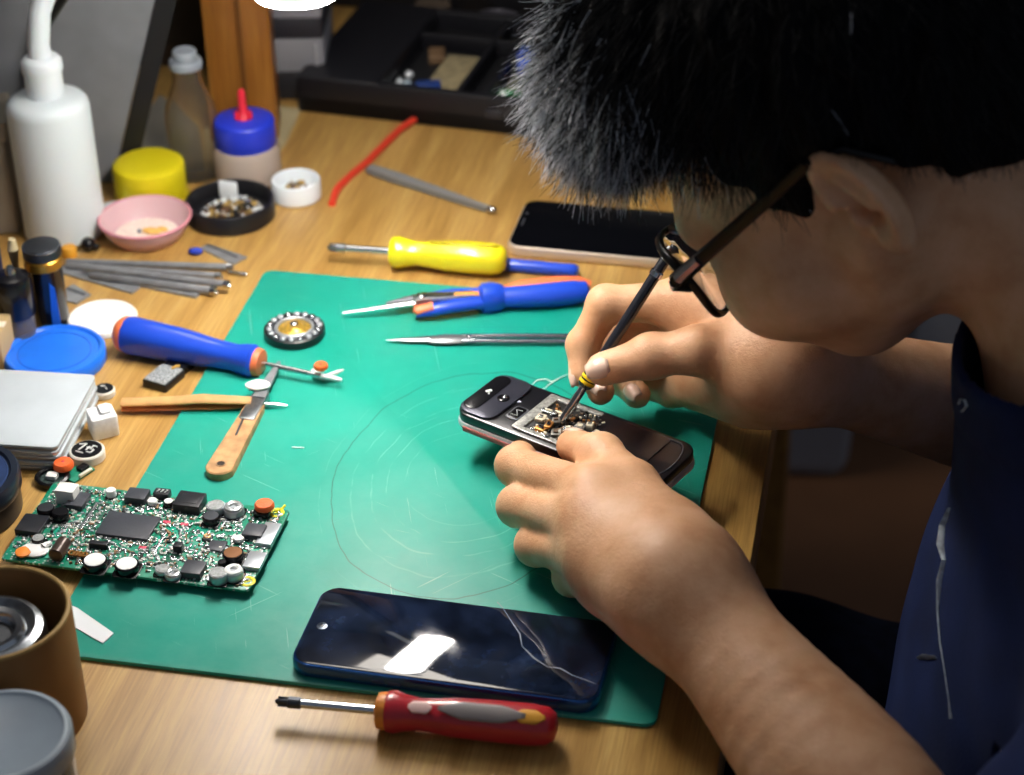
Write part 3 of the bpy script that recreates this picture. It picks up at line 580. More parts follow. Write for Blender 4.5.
m = MB(); m.slab(BWd, BHt, .0016, .0025, .0003, X=T(0, 0, PZ-.0016)); part(m, 'board', pcb, PCBM)
m = MB(); m.slab(BWd*.80, BHt*.86, PZ-.0018-MZ, .002, .0004, X=T(.0, 0, MZ)); part(m, 'under_shield', pcb, M('under_black', '141517', .6))
def bp(u, w): return (u*3.4133, w)            # unused helper kept simple
def loc(zx, zy, z=PZ):                        # from the enlarged view (x3.413) to board coordinates
    q = Gv(zx/3.4133, 400+zy/3.4133, z)-pc; return q.dot(xa), q.dot(ya)
CHIP = M('chip_grey', '3a3d45', .42, noise=.08, nscale=900); CHIPB = M('chip_black', '202228', .32); SILV = M('silver_can', 'b4bac0', .3, metal=.6); SOLD = M('solder', 'a8aeb0', .25, metal=.8)
def chip(zx, zy, w, d, h, mat_=CHIPB, name='chip', top=None, rot=0, legs=True, z=PZ):
    x, y = loc(zx, zy, z+h*.8); m = MB(); X = T(x, y, z) @ RZ(rot)
    if legs:
        n = max(2, int(w/.0018))
        for k in range(n):
            for sd in (-1, 1): m.slab(.0007, .0010, .0006, .0001, 0, SOLD, X @ T(-w/2+(k+.5)*w/n, sd*(d/2+.0003), 0))
    m.slab(w, d, h, .0005, .0003, mat_, X)
    if top: m.slab(w*.7, d*.62, .0002, .0004, .0001, top, X @ T(0, 0, h))
    return part(m, name, pcb)
chip(437, 428, .0285, .0200, .0020, CHIP); chip(110, 422, .0135, .0150, .0032, CHIPB, 'chip'); chip(266, 340, .0095, .0125, .0034, CHIP)
chip(468, 322, .0115, .0095, .0044, CHIP); chip(553, 315, .0085, .0055, .0040, CHIPB, top=None); chip(647, 342, .0145, .0130, .0054, CHIPB, top=M('chip_top', '24262b', .3))
chip(868, 445, .0105, .0105, .0038, CHIP); chip(660, 573, .0108, .0108, .0040, CHIP); chip(740, 497, .0088, .0085, .0012, CHIP)
chip(916, 456, .0085, .0185, .0026, SILV, 'metal_shield', legs=False); chip(870, 546, .0092, .0132, .0026, SILV, 'metal_shield', legs=False)
chip(337, 489, .0100, .0032, .0034, CHIPB, 'connector'); chip(608, 497, .0045, .0042, .0050, CHIPB, 'coil'); chip(590, 540, .0072, .0072, .0006, M('pcb_dark', '0f5a44', .4), 'solder_patch', legs=False)
chip(322, 395, .0095, .024, .0003, M('pcb_dark', '0f5a44', .4), 'solder_patch', legs=False); chip(600, 458, .0125, .0125, .0002, M('pcb_plain', '12967a', .4), 'solder_patch', legs=False)
chip(560, 490, .010, .012, .0002, MATS['pcb_plain'], 'solder_patch', legs=False); chip(205, 455, .0075, .008, .0002, MATS['pcb_plain'], 'solder_patch', legs=False)
chip(680, 470, .009, .018, .0002, MATS['pcb_plain'], 'solder_patch', legs=False); chip(135, 520, .022, .008, .00015, MATS['pcb_plain'], 'solder_patch', legs=False)
chip(228, 306, .0105, .0085, .0085, M('connector_white', 'e4e6e2', .5), 'white_connector', legs=False); chip(775, 400, .0014, .018, .0012, SOLD, 'jumper_strip', legs=False); chip(303, 395, .0018, .024, .0012, SOLD, 'jumper_strip', legs=False); chip(545, 485, .0014, .020, .0010, SOLD, 'jumper_strip', legs=False)
# marks printed on the small upper chip
x, y = loc(553, 310, PZ+.004); m = MB()
for k in range(3): m.tube([(x-.0026+k*.0022, y-.0012, PZ+.0041), (x-.0014+k*.0022, y+.0012, PZ+.0041)], .0002, MATS['mark_white'], n=5); m.tube([(x-.0026+k*.0022, y+.0010, PZ+.0041), (x-.0014+k*.0022, y+.0012, PZ+.0041)], .0002, MATS['mark_white'], n=5)
part(m, 'printed_mark', pcb)
def can(zx, zy, r, h, topm, sidem=BLK, name='capacitor', ring=False):
    r *= .88; x, y = loc(zx, zy, PZ+h); m = MB(); X = T(x, y, PZ)
    m.slab(r*2.1, r*2.1, .0010, r*.3, .0002, BLK, X); m.lathe([(r*.95, .0008), (r, .0014), (r, h-.0005), (r*.93, h), (r*.86, h)], sidem, X, n=28)
    if ring: m.torus((x, y, PZ+h), r*.62, r*.30, topm, n=24, k=8)
    else: m.lathe([(r*.86, h), (r*.84, h+.0003), (.0004, h+.0004)], topm, X, n=28)
    return part(m, name, pcb)
WT = M('cap_top_white', 'eef0ee', .4); ST = M('cap_top_silver', 'c4c8c8', .25, metal=.5, noise=.2, nscale=600)
can(323, 545, .0072, .0050, WT); can(432, 558, .0070, .0050, WT)
can(745, 588, .0056, .0058, ST, SILV); can(796, 582, .0058, .0050, WT, SILV, ring=True); can(736, 358, .0058, .0048, ST, SILV); can(797, 366, .0062, .0048, ST, SILV, ring=True)
can(720, 395, .0052, .0048, DSTEEL, name='inductor'); can(205, 380, .0050, .0050, BLK, name='inductor'); can(155, 366, .0052, .0046, DSTEEL, name='inductor')
can(795, 520, .0062, .0052, M('copper_top', '7d5230', .4, metal=.4), name='inductor'); can(378, 307, .0032, .0044, WT, WT); can(815, 470, .0032, .0024, WT, WT); can(575, 345, .0030, .0034, WT); can(520, 342, .0030, .0030, WT, WT)
can(758, 552, .0026, .0040, BLK, name='inductor'); can(707, 465, .0026, .0018, M('copper_c', 'c09868', .4, metal=.5), SILV, ring=True); can(590, 592, .0048, .0030, ST, SILV, ring=True); can(555, 575, .0046, .0030, ST, SILV); can(130, 470, .004, .004, ST, BLK)
x, y = loc(210, 510, PZ+.004); m = MB(); m.lathe([(.0030, 0), (.0038, .0005), (.0038, .0120), (.0030, .0125)], M('resistor_brown', '4a3e38', .3, metal=.3), T(x-.001, y-.006, PZ+.0040) @ RX(-90), n=18); part(m, 'resistor', pcb)
x, y = loc(265, 525, PZ+.002); m = MB()
for k in range(4): m.torus((x-.003+k*.0022, y, PZ+.002), .0016, .0006, M('copper_wire', 'b08048', .35, metal=.8), n=14, k=6)
part(m, 'copper_coil', pcb)
x, y = loc(118, 513, PZ+.001); m = MB(); m.ball((x, y, PZ+.0012), .0062, WT, sc=(1.25, .95, .28)); m.tube([(x+.004, y+.002, PZ+.002), (x+.0065, y+.006, PZ+.0025)], [.0022, .0012], WT, n=8); part(m, 'white_blob', pcb)
x, y = loc(80, 519, PZ+.002); m = MB(); m.lathe([(.0040, .0015), (.0042, .0025), (.0022, .0030), (.0004, .0031)], M('orange_pad', 'e88a34', .4), T(x, y, PZ), n=22); part(m, 'orange_dot', pcb)
x, y = loc(903, 366, PZ+.004); m = MB(); m.lathe([(.0040, .0030), (.0052, .0040), (.0052, .0058), (.0044, .0068), (.001, .0070)], OR, T(x, y, PZ), n=24); m.slab(.009, .006, .003, .002, .0005, BLK, T(x-.001, y-.002, PZ)); part(m, 'orange_capacitor', pcb)
YP = M('yellow_pad', 'd8d020', .4, noise=.3, nscale=900)
for zx, zy in ((945, 385), (845, 620)):
    x, y = loc(zx, zy); m = MB(); m.torus((x, y, PZ+.0002), .0032, .0010, YP, n=20, k=6, sq=.4); m.slab(.0032, .0010, .0003, .0002, 0, YP, T(x, y, PZ) @ RZ(40)); part(m, 'yellow_pad', pcb)
x, y = loc(945, 370); m = MB(); m.tube([(x, y-.003, PZ+.0003), (x+.003, y, PZ+.0003), (x+.0035, y+.003, PZ+.0003)], .0007, YP, n=6); part(m, 'yellow_pad', pcb)
for zx, zy in ((570, 420), (630, 428), (487, 507)):
    x, y = loc(zx, zy); m = MB(); m.slab(.0040, .0022, .0010, .0004, .0002, M('red_pink', 'd04a60', .4), T(x, y, PZ)); part(m, 'red_resistor', pcb)
rr = random.Random(11); m = MB(); mm = [SOLD, M('smd_grey', 'b9bab4', .4), M('smd_white', 'dcdcd2', .4), M('smd_dark', '25282a', .4), M('smd_brown', '8a6a4c', .45), SILV]
for k in range(2300):
    x, y = (rr.random()-.5)*(BWd-.006), (rr.random()-.5)*(BHt-.006); w_, d_ = rr.choice([(.0016, .0008), (.0008, .0016), (.0022, .0012), (.0010, .0010), (.0012, .0022)])
    if y < -BHt*.36 and x < -BWd*.25: continue
    if rr.random() < .35: m.lathe([(w_*.6, 0), (w_*.5, .0006), (.0001, .0009)], mm[0], T(x, y, PZ), n=6)
    else: m.slab(w_, d_, rr.uniform(.0005, .0013), .0002, .0001, rr.choice(mm), T(x, y, PZ), seg=1)
o = part(m, 'surface_components', pcb); o['kind'] = 'stuff'
# --- cardboard tube with a metal spool; grey-lidded jar ---
c0 = Gv(13, 717); b = thing('cardboard_tube', 'open brown cardboard tube standing at the lower left corner', 'tube', c0)
CBR = M('brown_card', '8a6236', .55, noise=.10, nscale=25, spec=.3); r, h = .0345, .062
m = MB(); m.lathe([(r-.001, 0), (r, .001), (r, h-.001), (r-.0008, h), (r-.0018, h), (r-.0024, h-.001), (r-.0024, .002), (.001, .002)], CBR, n=72); part(m, 'tube_wall', b)
m = MB(); m.torus((0, 0, h-.0003), r-.0012, .0012, M('card_rim', 'a8874e', .6), n=72, k=8); part(m, 'rim', b)
b = thing('metal_spool', 'shiny metal spool with a dark hole inside the brown cardboard tube', 'spool', c0+Vector((-.003, -.002, .0135)))
m = MB(); m.lathe([(.010, .0), (.026, .0), (.026, .036), (.0245, .040), (.0215, .0415), (.019, .040), (.0175, .0375)], STEEL, n=56, cap1=False); part(m, 'outer_ring', b)
m = MB(); m.lathe([(.0172, .0355), (.0172, .0395), (.0155, .0410), (.0125, .0405), (.0108, .038), (.0105, .020), (.001, .020)], CH, n=48); part(m, 'inner_ring', b)
m = MB()
for k in range(7): m.torus((0, 0, .022+.0022*k), .0100, .0006, M('thread', '2a2622', .5, metal=.5), n=30, k=5)
part(m, 'thread', b); m = MB(); m.lathe([(.0098, .0205), (.0098, .024), (.001, .024)], M('hole_black', '060606', .8), n=28); part(m, 'core', b)
b = thing('grey_jar', 'round jar with a pale grey metal lid at the lower left corner', 'jar', Gv(18, 824)); r = .0300
m = MB(); m.lathe([(r-.002, 0), (r-.0012, .001), (r-.0012, .040), (r-.002, .044)], M('jar_glass', 'a7aaa8', .12, trans=.6), n=56); part(m, 'jar_body', b)
GL_ = M('grey_lid', '8d9aa6', .42, noise=.06, nscale=40)
m = MB(); m.lathe([(r-.0006, .040), (r, .041), (r, .050), (r-.001, .0520), (r-.0035, .0524), (r-.0050, .0512), (.001, .0510)], GL_, n=72); part(m, 'lid', b)
m = MB(); m.torus((0, 0, .0518), r-.0026, .0009, M('grey_lid2', 'b4c0c8', .3), n=72, k=6); part(m, 'lid_rim', b)
# --- paper strip ---
sheet('paper_strip', [(60, 601), (78, 609), (114, 634), (103, 644), (75, 628), (58, 618)], MZ, M('white_paper', 'e6eaee', .6), 'white paper strip poking out from behind the brown tube', 'paper', .0006)
# --- screwdrivers ---
def driver(name, label, tip, butt, z0, hl, prof, mats, shaft_r, group=None, tipkind='cross', collar=None, roll=0, shaft0=None, rise=0):
    P, Q = Gv(*tip, z0-rise), Gv(*butt, z0); t, L = axis_thing(name, label, 'screwdriver', P, Q); hs = L-hl; m = MB()
    m.lathe([(shaft_r, .012), (shaft_r, hs+.004)], CH, ALX, n=16); part(m, 'shaft', t)
    m = MB()
    if tipkind == 'cross':
        m.lathe([(.0004, 0), (.0012, .001), (shaft_r*.75, .006), (shaft_r*1.25, .0065), (shaft_r*1.25, .012), (shaft_r, .0125)], STEEL if name[0] == 'y' else DSTEEL, ALX, n=16)
        for k in range(4): m.slab(.005, .0005, shaft_r*1.1, .0001, 0, DSTEEL, RX(90*k+45) @ T(.0040, 0, 0))
    elif tipkind: m.lathe([(.0010, 0), (shaft_r, .002), (shaft_r, .0125)], CH, ALX, n=14)
    if tipkind: part(m, 'tip', t)
    m = MB(); n = 48; rings = []
    for x, r in prof:
        row = []
        for k in range(n):
            a = 2*PI*k/n; fl = 1-.05*(.5+.5*math.cos(6*a))*(1 if .15 < x < .92 else .2); row.append((hs+x*hl, r*fl*math.cos(a), r*fl*math.sin(a)))
        rings.append(row)
    m.rings(rings, mats[0]); part(m, 'handle', t); return t, hs, L
# red
RED = M('red_plastic', 'b4202c', .30, coat=.3); RGR = M('grey_grip', '8a8280', .5); OYL = M('orange_collar', 'e08a34', .4)
prof = [(0, .0075), (.02, .0095), (.06, .0100), (.12, .0086), (.20, .0076), (.28, .0080), (.40, .0092), (.60, .0098), (.85, .0098), (.94, .0088), (.985, .0062), (1, .002)]
t, hs, L = driver('red_screwdriver', 'screwdriver with red and grey handle lying in front of the blue phone', (275, 701), (558, 727), .0102, .0800, prof, [RED], .0022)
m = MB(); m.lathe([(.0055, -.004), (.0082, -.003), (.0088, 0), (.0088, .002)], OYL, T(hs) @ ALX, n=28); part(m, 'collar', t)
def inlay(px0, px1, y0, w, zz, mat_, name, par, rtop=.0098, taper=.6, hx=0):
    m = MB(); rows = []
    N = 14
    for i in range(N+1):
        s_ = i/N; x = px0+(px1-px0)*s_; ww = w*min(1, math.sin(PI*min(max(s_, .02), .98))*1.8*taper+.15)
        rows.append([(x, (rtop+zz)*math.sin(a), (rtop+zz)*math.cos(a)) for a in [y0+ww*(-1+2*j/6) for j in range(7)]])
    m.rings(rows, mat_, None, False, False, False); o = part(m, name, par, X=T(hx)); sd = o.modifiers.new('t', 'SOLIDIFY'); sd.thickness = .0012; sd.offset = 0; return o
inlay(hs+.026, hs+.066, -.50, .42, .0004, RGR, 'grip_inlay', t); inlay(hs+.060, hs+.075, -.50, .32, .0005, M('yellow_inlay', 'e0a030', .4), 'yellow_inlay', t, .0096)
inlay(hs+.012, hs+.023, -.5, .30, -.0012, M('pink_print', 'f0c8c0', .5), 'printed_arrow', t, .0104, .8)
# yellow
YEL = M('yellow_handle', 'ecdc20', .26, coat=.3)
prof = [(0, .0085), (.02, .0100), (.07, .0104), (.14, .0090), (.22, .0080), (.32, .0086), (.48, .0102), (.70, .0108), (.88, .0104), (.95, .0090), (.99, .006), (1, .002)]
t, hs, L = driver('yellow_screwdriver', 'screwdriver with bright yellow handle lying behind the mat', (327, 247), (507, 260), .0112, .0745, prof, [YEL], .0024)
inlay(hs+.026, hs+.070, -.2, .10, .0004, M('yellow_dark', 'c2ae14', .35), 'groove_inlay', t, .0102, .9)
# blue & orange
BLU = M('blue_plastic_h', '1e48c4', .30, coat=.25); ORG = M('orange_end', 'e8784a', .45)
prof = [(0, .0045), (.005, .0085), (.03, .0102), (.07, .0098), (.16, .0084), (.30, .0088), (.50, .0106), (.75, .0116), (.92, .0116), (.97, .0104), (.995, .0085), (1, .0040)]
t, hs, L = driver('blue_screwdriver', 'screwdriver with thick blue handle and orange ends beside the battery pack', (340, 380), (121, 333), .0120, .0890, prof, [BLU], .0015, tipkind=None, rise=.0045)
m = MB(); m.lathe([(.0040, -.0035), (.0078, -.0030), (.0086, -.001), (.0086, .0006)], ORG, T(hs) @ ALX, n=32); part(m, 'front_collar', t)
m = MB(); m.lathe([(.0108, -.0034), (.0108, -.0012), (.0095, .0008), (.0075, .0026), (.004, .0036), (.0005, .0037)], ORG, T(L-.0006) @ ALX, n=32); part(m, 'end_cap', t)
m = MB(); m.lathe([(.0012, -.001), (.0015, .002), (.0015, .02)], M('shaft_white', 'dde0e0', .3, metal=.4), ALX, n=12); part(m, 'tip', t)
m = MB(); m.tube([(-.007, .001, .001), (-.003, .0022, .0012), (.001, .003, .0012), (.006, .002, .0014), (.010, -.001, .0018)], [.0009, .0016, .0026, .0030, .0018], M('melted_white', 'e8ece8', .35), n=10, flat=.6)
m.tube([(-.0, .002, .0015), (-.006, -.002, .004), (-.009, -.003, .0055)], [.0016, .0012, .0006], MATS['melted_white'], n=8); o = m.build('white_clip', X=Matrix.Translation(Gv(328, 377, MZ+.0012)) @ RZ(165)); tag(o, 'bent white plastic clip at the tip of the blue screwdriver', 'clip')
orange_disc(321, 369, .0105, .0042, .0034, 'orange round capacitor on the tip of the blue screwdriver')
# --- battery pack ---
b = thing('battery_pack', 'black connector block with a grey textured top beside the blue screwdriver', 'connector', Gv(166, 382), 0)
A, B_ = Gv(137, 380, .005), Gv(163, 392, .005); ex = Vector(Gv(187, 372, .005)-B_); rz_ = math.atan2(ex.y, ex.x)
m = MB(); m.slab(.0200, .0165, .0050, .0012, .0006); part(m, 'block', b, M('block_black', '16171b', .4), rz=rz_, loc=(-.001, .0, 0))
m = MB(); m.slab(.0185, .0150, .0006, .0008, .0002, z0=.0050); part(m, 'textured_top', b, M('spark_grey', '8b9092', .5, noise=.5, nscale=700, bump=.6, bscale=900), rz=rz_, loc=(-.001, .0, 0))
m = MB(); m.slab(.0120, .0140, .0055, .0012, .0006, X=RZ(math.degrees(rz_)) @ T(.0155, .001, 0)); part(m, 'side_block', b, BLK)
m = MB(); m.tube([(.002, .006, .0055), (.004, .008, .0062), (.006, .009, .0060)], .0009, M('gold_bit', 'c8a050', .3, metal=.8), n=8); part(m, 'gold_contact', b)
# --- wooden tweezers (bamboo) ---
P, Q = Gv(122, 405, .0045), Gv(252, 402, .0065); t, L = axis_thing('wooden_tool', 'wooden handled probe with a thin steel tip lying across the mat edge', 'probe', P, Q)
m = MB(); m.tube([(0, 0, .0018), (L*.45, 0, .0022), (L*.62, 0, .0030), (L, -.001, .0016)], [.0038, .0040, .0044, .0034], M('bamboo', 'c89a62', .45, noise=.12, nscale=120), n=12, flat=.45); part(m, 'upper_half', t)
m = MB(); m.tube([(0, 0, -.0016), (L*.5, 0, -.0018), (L*.8, 0, -.0020), (L, 0, -.0012)], [.0036, .0038, .0038, .0030], M('orange_wood', 'c0703a', .45, noise=.12, nscale=120), n=12, flat=.45); part(m, 'lower_half', t)
m = MB(); m.tube([(L-.004, 0, -.0008), (L+.012, 0, -.0020), (L+.020, 0, -.0030)], [.0016, .0013, .0003], CH, n=10); part(m, 'steel_tip', t)
# --- craft knife ---
P, Q = Gv(216, 481, MZ), Gv(279, 370, MZ); t, L = axis_thing('craft_knife', 'knife with flat wooden handle, steel ferrule and narrow blade lying on the mat', 'knife', P, Q)
WH = M('knife_wood', 'b98d60', .5, noise=.22, nscale=160); w = .0078; pts = []
for k in range(13):
    a = rad(90+180*k/12); pts.append((w+w*math.cos(a)-.0, w*math.sin(a)))
pts = [(x-.000, y) for x, y in pts]+[(L*.62, -.0052), (L*.62, .0052)]
hole = .0022; m = MB(); m.poly(pts, 0, .0048, WH, bev=.0007); part(m, 'handle', t)
m = MB(); m.torus((.0095, 0, .0047), .0024, .0005, M('hole_rim', '9a7a58', .4), n=24, k=6); m.lathe([(.0024, .0047), (.0022, .0050), (.0003, .0050)], M('hole_dark', '241c14', .7), T(.0095, 0, 0), n=20); part(m, 'hanging_hole', t)
m = MB(); m.slab(.030, .0095, .0056, .002, .0006, STEEL, T(L*.60, 0, -.0)); m.slab(.026, .0012, .0004, .0003, .0001, DSTEEL, T(L*.44, .0015, .0050) @ RZ(4)); part(m, 'ferrule', t)
m = MB(); m.poly([(L*.66, -.0042), (L*.86, -.0030), (L, -.0016), (L, .0002), (L*.82, .0020), (L*.66, .0030)], .0050, .0064, GM, bev=.0002); part(m, 'blade', t)
m = MB(); m.ball((0, 0, .0020), .0055, M('white_blob_m', 'f0f0ea', .5), sc=(1.35, .9, .38)); m.slab(.008, .003, .0022, .001, .0005, BLK, T(-.001, -.002, 0)); o = m.build('white_button', None, Gv(258, 388, .0085), rad(10)); tag(o, 'white oval button resting on the ferrule of the wooden knife', 'button')
# --- ring module ---
b = thing('ring_module', 'round module with a studded silver rim and gold centre on the mat', 'module', Gv(295, 335, MZ)); r = .0182
m = MB(); m.lathe([(r-.001, 0), (r, .0008), (r, .0050), (r-.001, .0058), (r-.0022, .0058), (r-.0030, .0048), (.0005, .0046)], M('ring_black', '1b1c20', .35), n=56); part(m, 'housing', b)
m = MB()
for k in range(18): a = 2*PI*k/18; m.ball(((r-.0032)*math.cos(a), (r-.0032)*math.sin(a), .0060), .0021, SILV if k % 3 else dm[0], n=10, sc=(1, 1, .7))
o = part(m, 'studs', b)
m = MB(); m.torus((0, 0, .0052), r-.0072, .0012, SILV, n=40, k=8); part(m, 'inner_ring', b)
m = MB(); m.lathe([(r-.0085, .0050), (.006, .0058), (.0045, .0072), (.0005, .0074)], M('gold_centre', 'd0a848', .3, metal=.6, noise=.3, nscale=500), n=32); m.ball((0, 0, .0078), .0026, CH, sc=(1, 1, .6)); part(m, 'gold_centre', b)
# --- red wire ---
pts = [Gv(332, 204, .0018), Gv(336, 190, .0018), Gv(350, 176, .0018), Gv(368, 161, .0018), Gv(385, 144, .0018), Gv(400, 129, .0025), Gv(418, 117, .0035), Gv(441, 110, .0040)]
m = MB(); P = [];
for i in range(len(pts)-1):
    for k in range(4): P.append(pts[i].lerp(pts[i+1], k/4))
P.append(pts[-1]); P2 = [P[0]]+[(P[i-1]+P[i]*2+P[i+1])/4 for i in range(1, len(P)-1)]+[P[-1]]
m.tube(P2, .0026, M('red_wire', 'd8402c', .4), n=10); o = m.build('red_wire'); tag(o, 'short curved red wire in front of the black tray', 'wire')
# --- far grey tweezers ---
t, L = axis_thing('grey_tweezers', 'dull grey flat tweezers lying between the red wire and the black phone', 'tweezers', Gv(367, 170, .001), Gv(496, 214, .001))
m = MB(); m.poly([(0, -.002), (.004, -.0042), (L*.2, -.0048), (L*.6, -.0036), (L*.93, -.0018), (L*.93, .0018), (L*.6, .0036), (L*.2, .0048), (.004, .0042), (0, .002)], 0, .0020, M('tweezer_grey', '7c7e7e', .4, metal=.3), bev=.0003); part(m, 'lower_arm', t)
m = MB(); m.poly([(.002, -.003), (L*.2, -.0042), (L*.6, -.0028), (L*.95, -.0012), (L*.95, .0012), (L*.6, .0028), (L*.2, .0042), (.002, .003)], .0026, .0040, M('tweezer_grey2', '909294', .35, metal=.35), bev=.0003); part(m, 'upper_arm', t)
m = MB(); m.ball((L*.965, 0, .0024), .0028, CH, sc=(1.4, 1, .7)); part(m, 'tip', t)
# --- blue stick ---
t, L = axis_thing('blue_stick', 'round blue plastic stick behind the yellow screwdriver handle', 'stick', Gv(500, 264, .0042), Gv(578, 271, .0042))
m = MB(); m.lathe([(.003, 0), (.0042, .001), (.0042, L-.003), (.0036, L-.0008), (.0028, L)], BLU, ALX, n=20); part(m, 'stick_body', t)
m = MB(); m.lathe([(.0028, 0), (.0022, .0006), (.0003, .0008)], M('pale_blue', '9db8e8', .3), T(L-.0002) @ ALX, n=18); part(m, 'end_plug', t)
# --- phones ---
def phone(name, label, A, B_, L, Wd, th, z, body, glass, rr=.009, edge=None):
    A, B_ = Vector(A), Vector(B_); ex = (B_-A).normalized(); a = math.atan2(ex.y, ex.x); ctr = A+ex*L/2+Vector((-ex.y, ex.x, 0))*Wd/2
    t = thing(name, label, 'smartphone', (ctr.x, ctr.y, z), a)
    m = MB(); m.slab(L, Wd, th, rr, .0022, seg=8); part(m, 'frame', t, body)
    m = MB(); m.slab(L-.0030, Wd-.0030, .0006, rr-.0012, .0002, X=T(0, 0, th-.0003), seg=8); part(m, 'screen', t, glass); return t, a, ctr
s = NT('dark_screen'); V = s.vec(s.X, s.Y); nn = s.ramp(s.noise(V, 40, 5, .65), [(.42, '0b1220'), (.62, '1d2942'), (.80, '384663')])
s.out('Base Color', nn); s.out('Roughness', s.op('ADD', .045, s.op('MULTIPLY', s.ramp(s.noise(V, 60, 4), [(.5, 0.), (.8, 1.)]), .12))); s.out('Specular IOR Level', .7); SCR = s.m
BPH = M('blue_frame', '1a4c8c', .22, metal=.7, coat=.3)
A, B_ = Gv(288, 676, MZ), Gv(597, 718, MZ); A = A; th = .0082
t, a, ctr = phone('blue_smartphone', 'smartphone with blue frame and dark screen with a thin pale line lying face up on the mat', A, B_, (B_-A).length, .0610, th, MZ, BPH, SCR, .0100)
inv = (Matrix.Translation(ctr) @ Matrix.Rotation(a, 4, 'Z')).inverted()
def onph(px, py, z=MZ+th+.0004): v = inv @ Gv(px, py, z); return (v.x, v.y, th+.0004)
m = MB(); m.lathe([(.0026, 0), (.0026, .0002), (.0018, .0003)], M('cam_ring', '39424e', .2, metal=.5), T(*onph(322, 626)), n=24); m.ball(onph(322, 626), .0014, BLK, sc=(1, 1, .3)); part(m, 'front_camera', t)
CW = M('pale_line', '7c8490', .5)
cr = [(503, 608), (512, 622), (520, 634), (522, 646), (534, 658), (548, 667), (560, 668), (572, 675), (586, 680), (596, 684)]; m = MB(); m.tube([onph(*p) for p in cr], [.0001, .0002, .00035, .0002, .0004, .0002, .0004, .0002, .0003, .0001], CW, n=5, flat=.12); 
m.tube([onph(503, 608), onph(497, 602)], .0002, CW, n=5, flat=.15); part(m, 'screen_line', t)  # thin pale wavy line across the screen
for d_ in (-.030, -.022, .05): m = MB(); m.slab(.006 if d_ < 0 else .012, .0006, .0016, .0003, .0001, X=T(d_, -.0307, .0032)); part(m, 'side_button', t, M('btn', '12305c', .3))
# rear black phone
A, B_ = Gv(505, 256, .0), Gv(668, 271, .0); t, a, ctr = phone('black_smartphone', 'black smartphone with pale gold edge lying behind the right hand', A, B_, .142, .0660, .0075, .0, M('gold_frame', 'd6c6b4', .3, metal=.6), M('black_screen', '06070b', .10, spec=.5), .0090)
m = MB(); m.slab(.0012, .010, .0002, .0005, 0, X=T(-.066, 0, .0079)); part(m, 'speaker_slot', t, M('slot', '34363c', .4))
m = MB(); m.ball((-.066, .012, .0079), .0012, M('slot', '34363c', .4), sc=(1, 1, .2)); part(m, 'front_camera', t)
# pale blue thing behind the bangs
t, L = axis_thing('pen', 'thin silver pen lying behind the person\'s fringe', 'pen', Gv(586, 158, .0035), Gv(650, 166, .0035)); m = MB(); m.lathe([(.001, 0), (.0032, .006), (.0035, .01), (.0035, L), (.003, L+.001)], M('pen_silver', 'b4bcc8', .3, metal=.5), ALX, n=16); part(m, 'barrel', t)
m = MB(); m.slab(.022, .0012, .0012, .0004, .0002, X=T(L-.02, 0, .0036)); part(m, 'clip', t, CH)
# --- pliers / cutter ---
t, L = axis_thing('precision_cutter', 'blue and orange handled precision cutter with silver jaws at the back of the mat', 'cutter', Gv(342, 308, MZ+.007), Gv(591, 291, MZ+.007))
k_ = L/249.0                                   # metres per photo pixel along the tool
m = MB(); m.tube([(0, 0, -.0035), (30*k_, 0, -.002), (72*k_, .0004, 0)], [.0009, .0016, .0026], M('jaw_bright', 'd8dcdc', .25, metal=.7), n=12, flat=.6); part(m, 'jaw', t)
m = MB(); m.tube([(44*k_, .004, -.001), (80*k_, .006, .001), (110*k_, .004, .001)], [.001, .0034, .004], GMD, n=10, flat=.6); part(m, 'jaw', t)
m = MB(); m.slab(.038, .0075, .005, .002, .0008, STEEL, T(102*k_, .002, -.0015)); m.lathe([(.003, 0), (.003, .001), (.0018, .0016)], CH, T(80*k_, .002, .0034), n=18); part(m, 'pivot_block', t)
m = MB(); m.tube([(72*k_, -.0080, -.002), (88*k_, -.0078, -.001), (112*k_, -.0064, 0), (142*k_, -.0042, 0)], [.0040, .0050, .0052, .0050], BLU, n=14, flat=.75); part(m, 'lower_grip', t)
m = MB(); m.tube([(70*k_, -.0080, -.002), (72*k_, -.0080, -.001), (90*k_, -.0078, .0012)], [.001, .0042, .0040], ORG, n=12, flat=.75); part(m, 'orange_tip', t)
m = MB(); m.tube([(88*k_, .0060, .001), (110*k_, .0075, .001), (142*k_, .0056, .001)], [.0028, .0036, .0040], BLU, n=12, flat=.7); part(m, 'upper_grip', t)
m = MB(); m.tube([(112*k_, .0015, .0026), (140*k_, .0012, .003)], [.0024, .0022], M('amber_inlay', 'd88a3c', .4), n=10, flat=.6); part(m, 'amber_inlay', t)
m = MB(); m.lathe([(.0070, -.007), (.0094, -.005), (.0098, 0), (.0088, .005), (.0074, .008)], BLU, T(148*k_, 0, .0) @ ALX, n=28); part(m, 'collar', t)
m = MB(); m.tube([(156*k_, 0, 0), (175*k_, -.001, 0), (205*k_, -.001, 0), (232*k_, 0, 0), (244*k_, .001, 0), (248*k_, .001, 0)], [.0070, .0078, .0088, .0088, .0074, .004], BLU, n=20, flat=.82); part(m, 'handle', t)
m = MB(); m.tube([(160*k_, .0044, .0022), (180*k_, .0052, .0030), (215*k_, .0058, .0032), (238*k_, .0050, .0025), (249*k_, .0030, .0012)], [.0030, .0052, .0060, .0060, .0044], ORG, n=16, flat=.8); part(m, 'orange_grip', t)
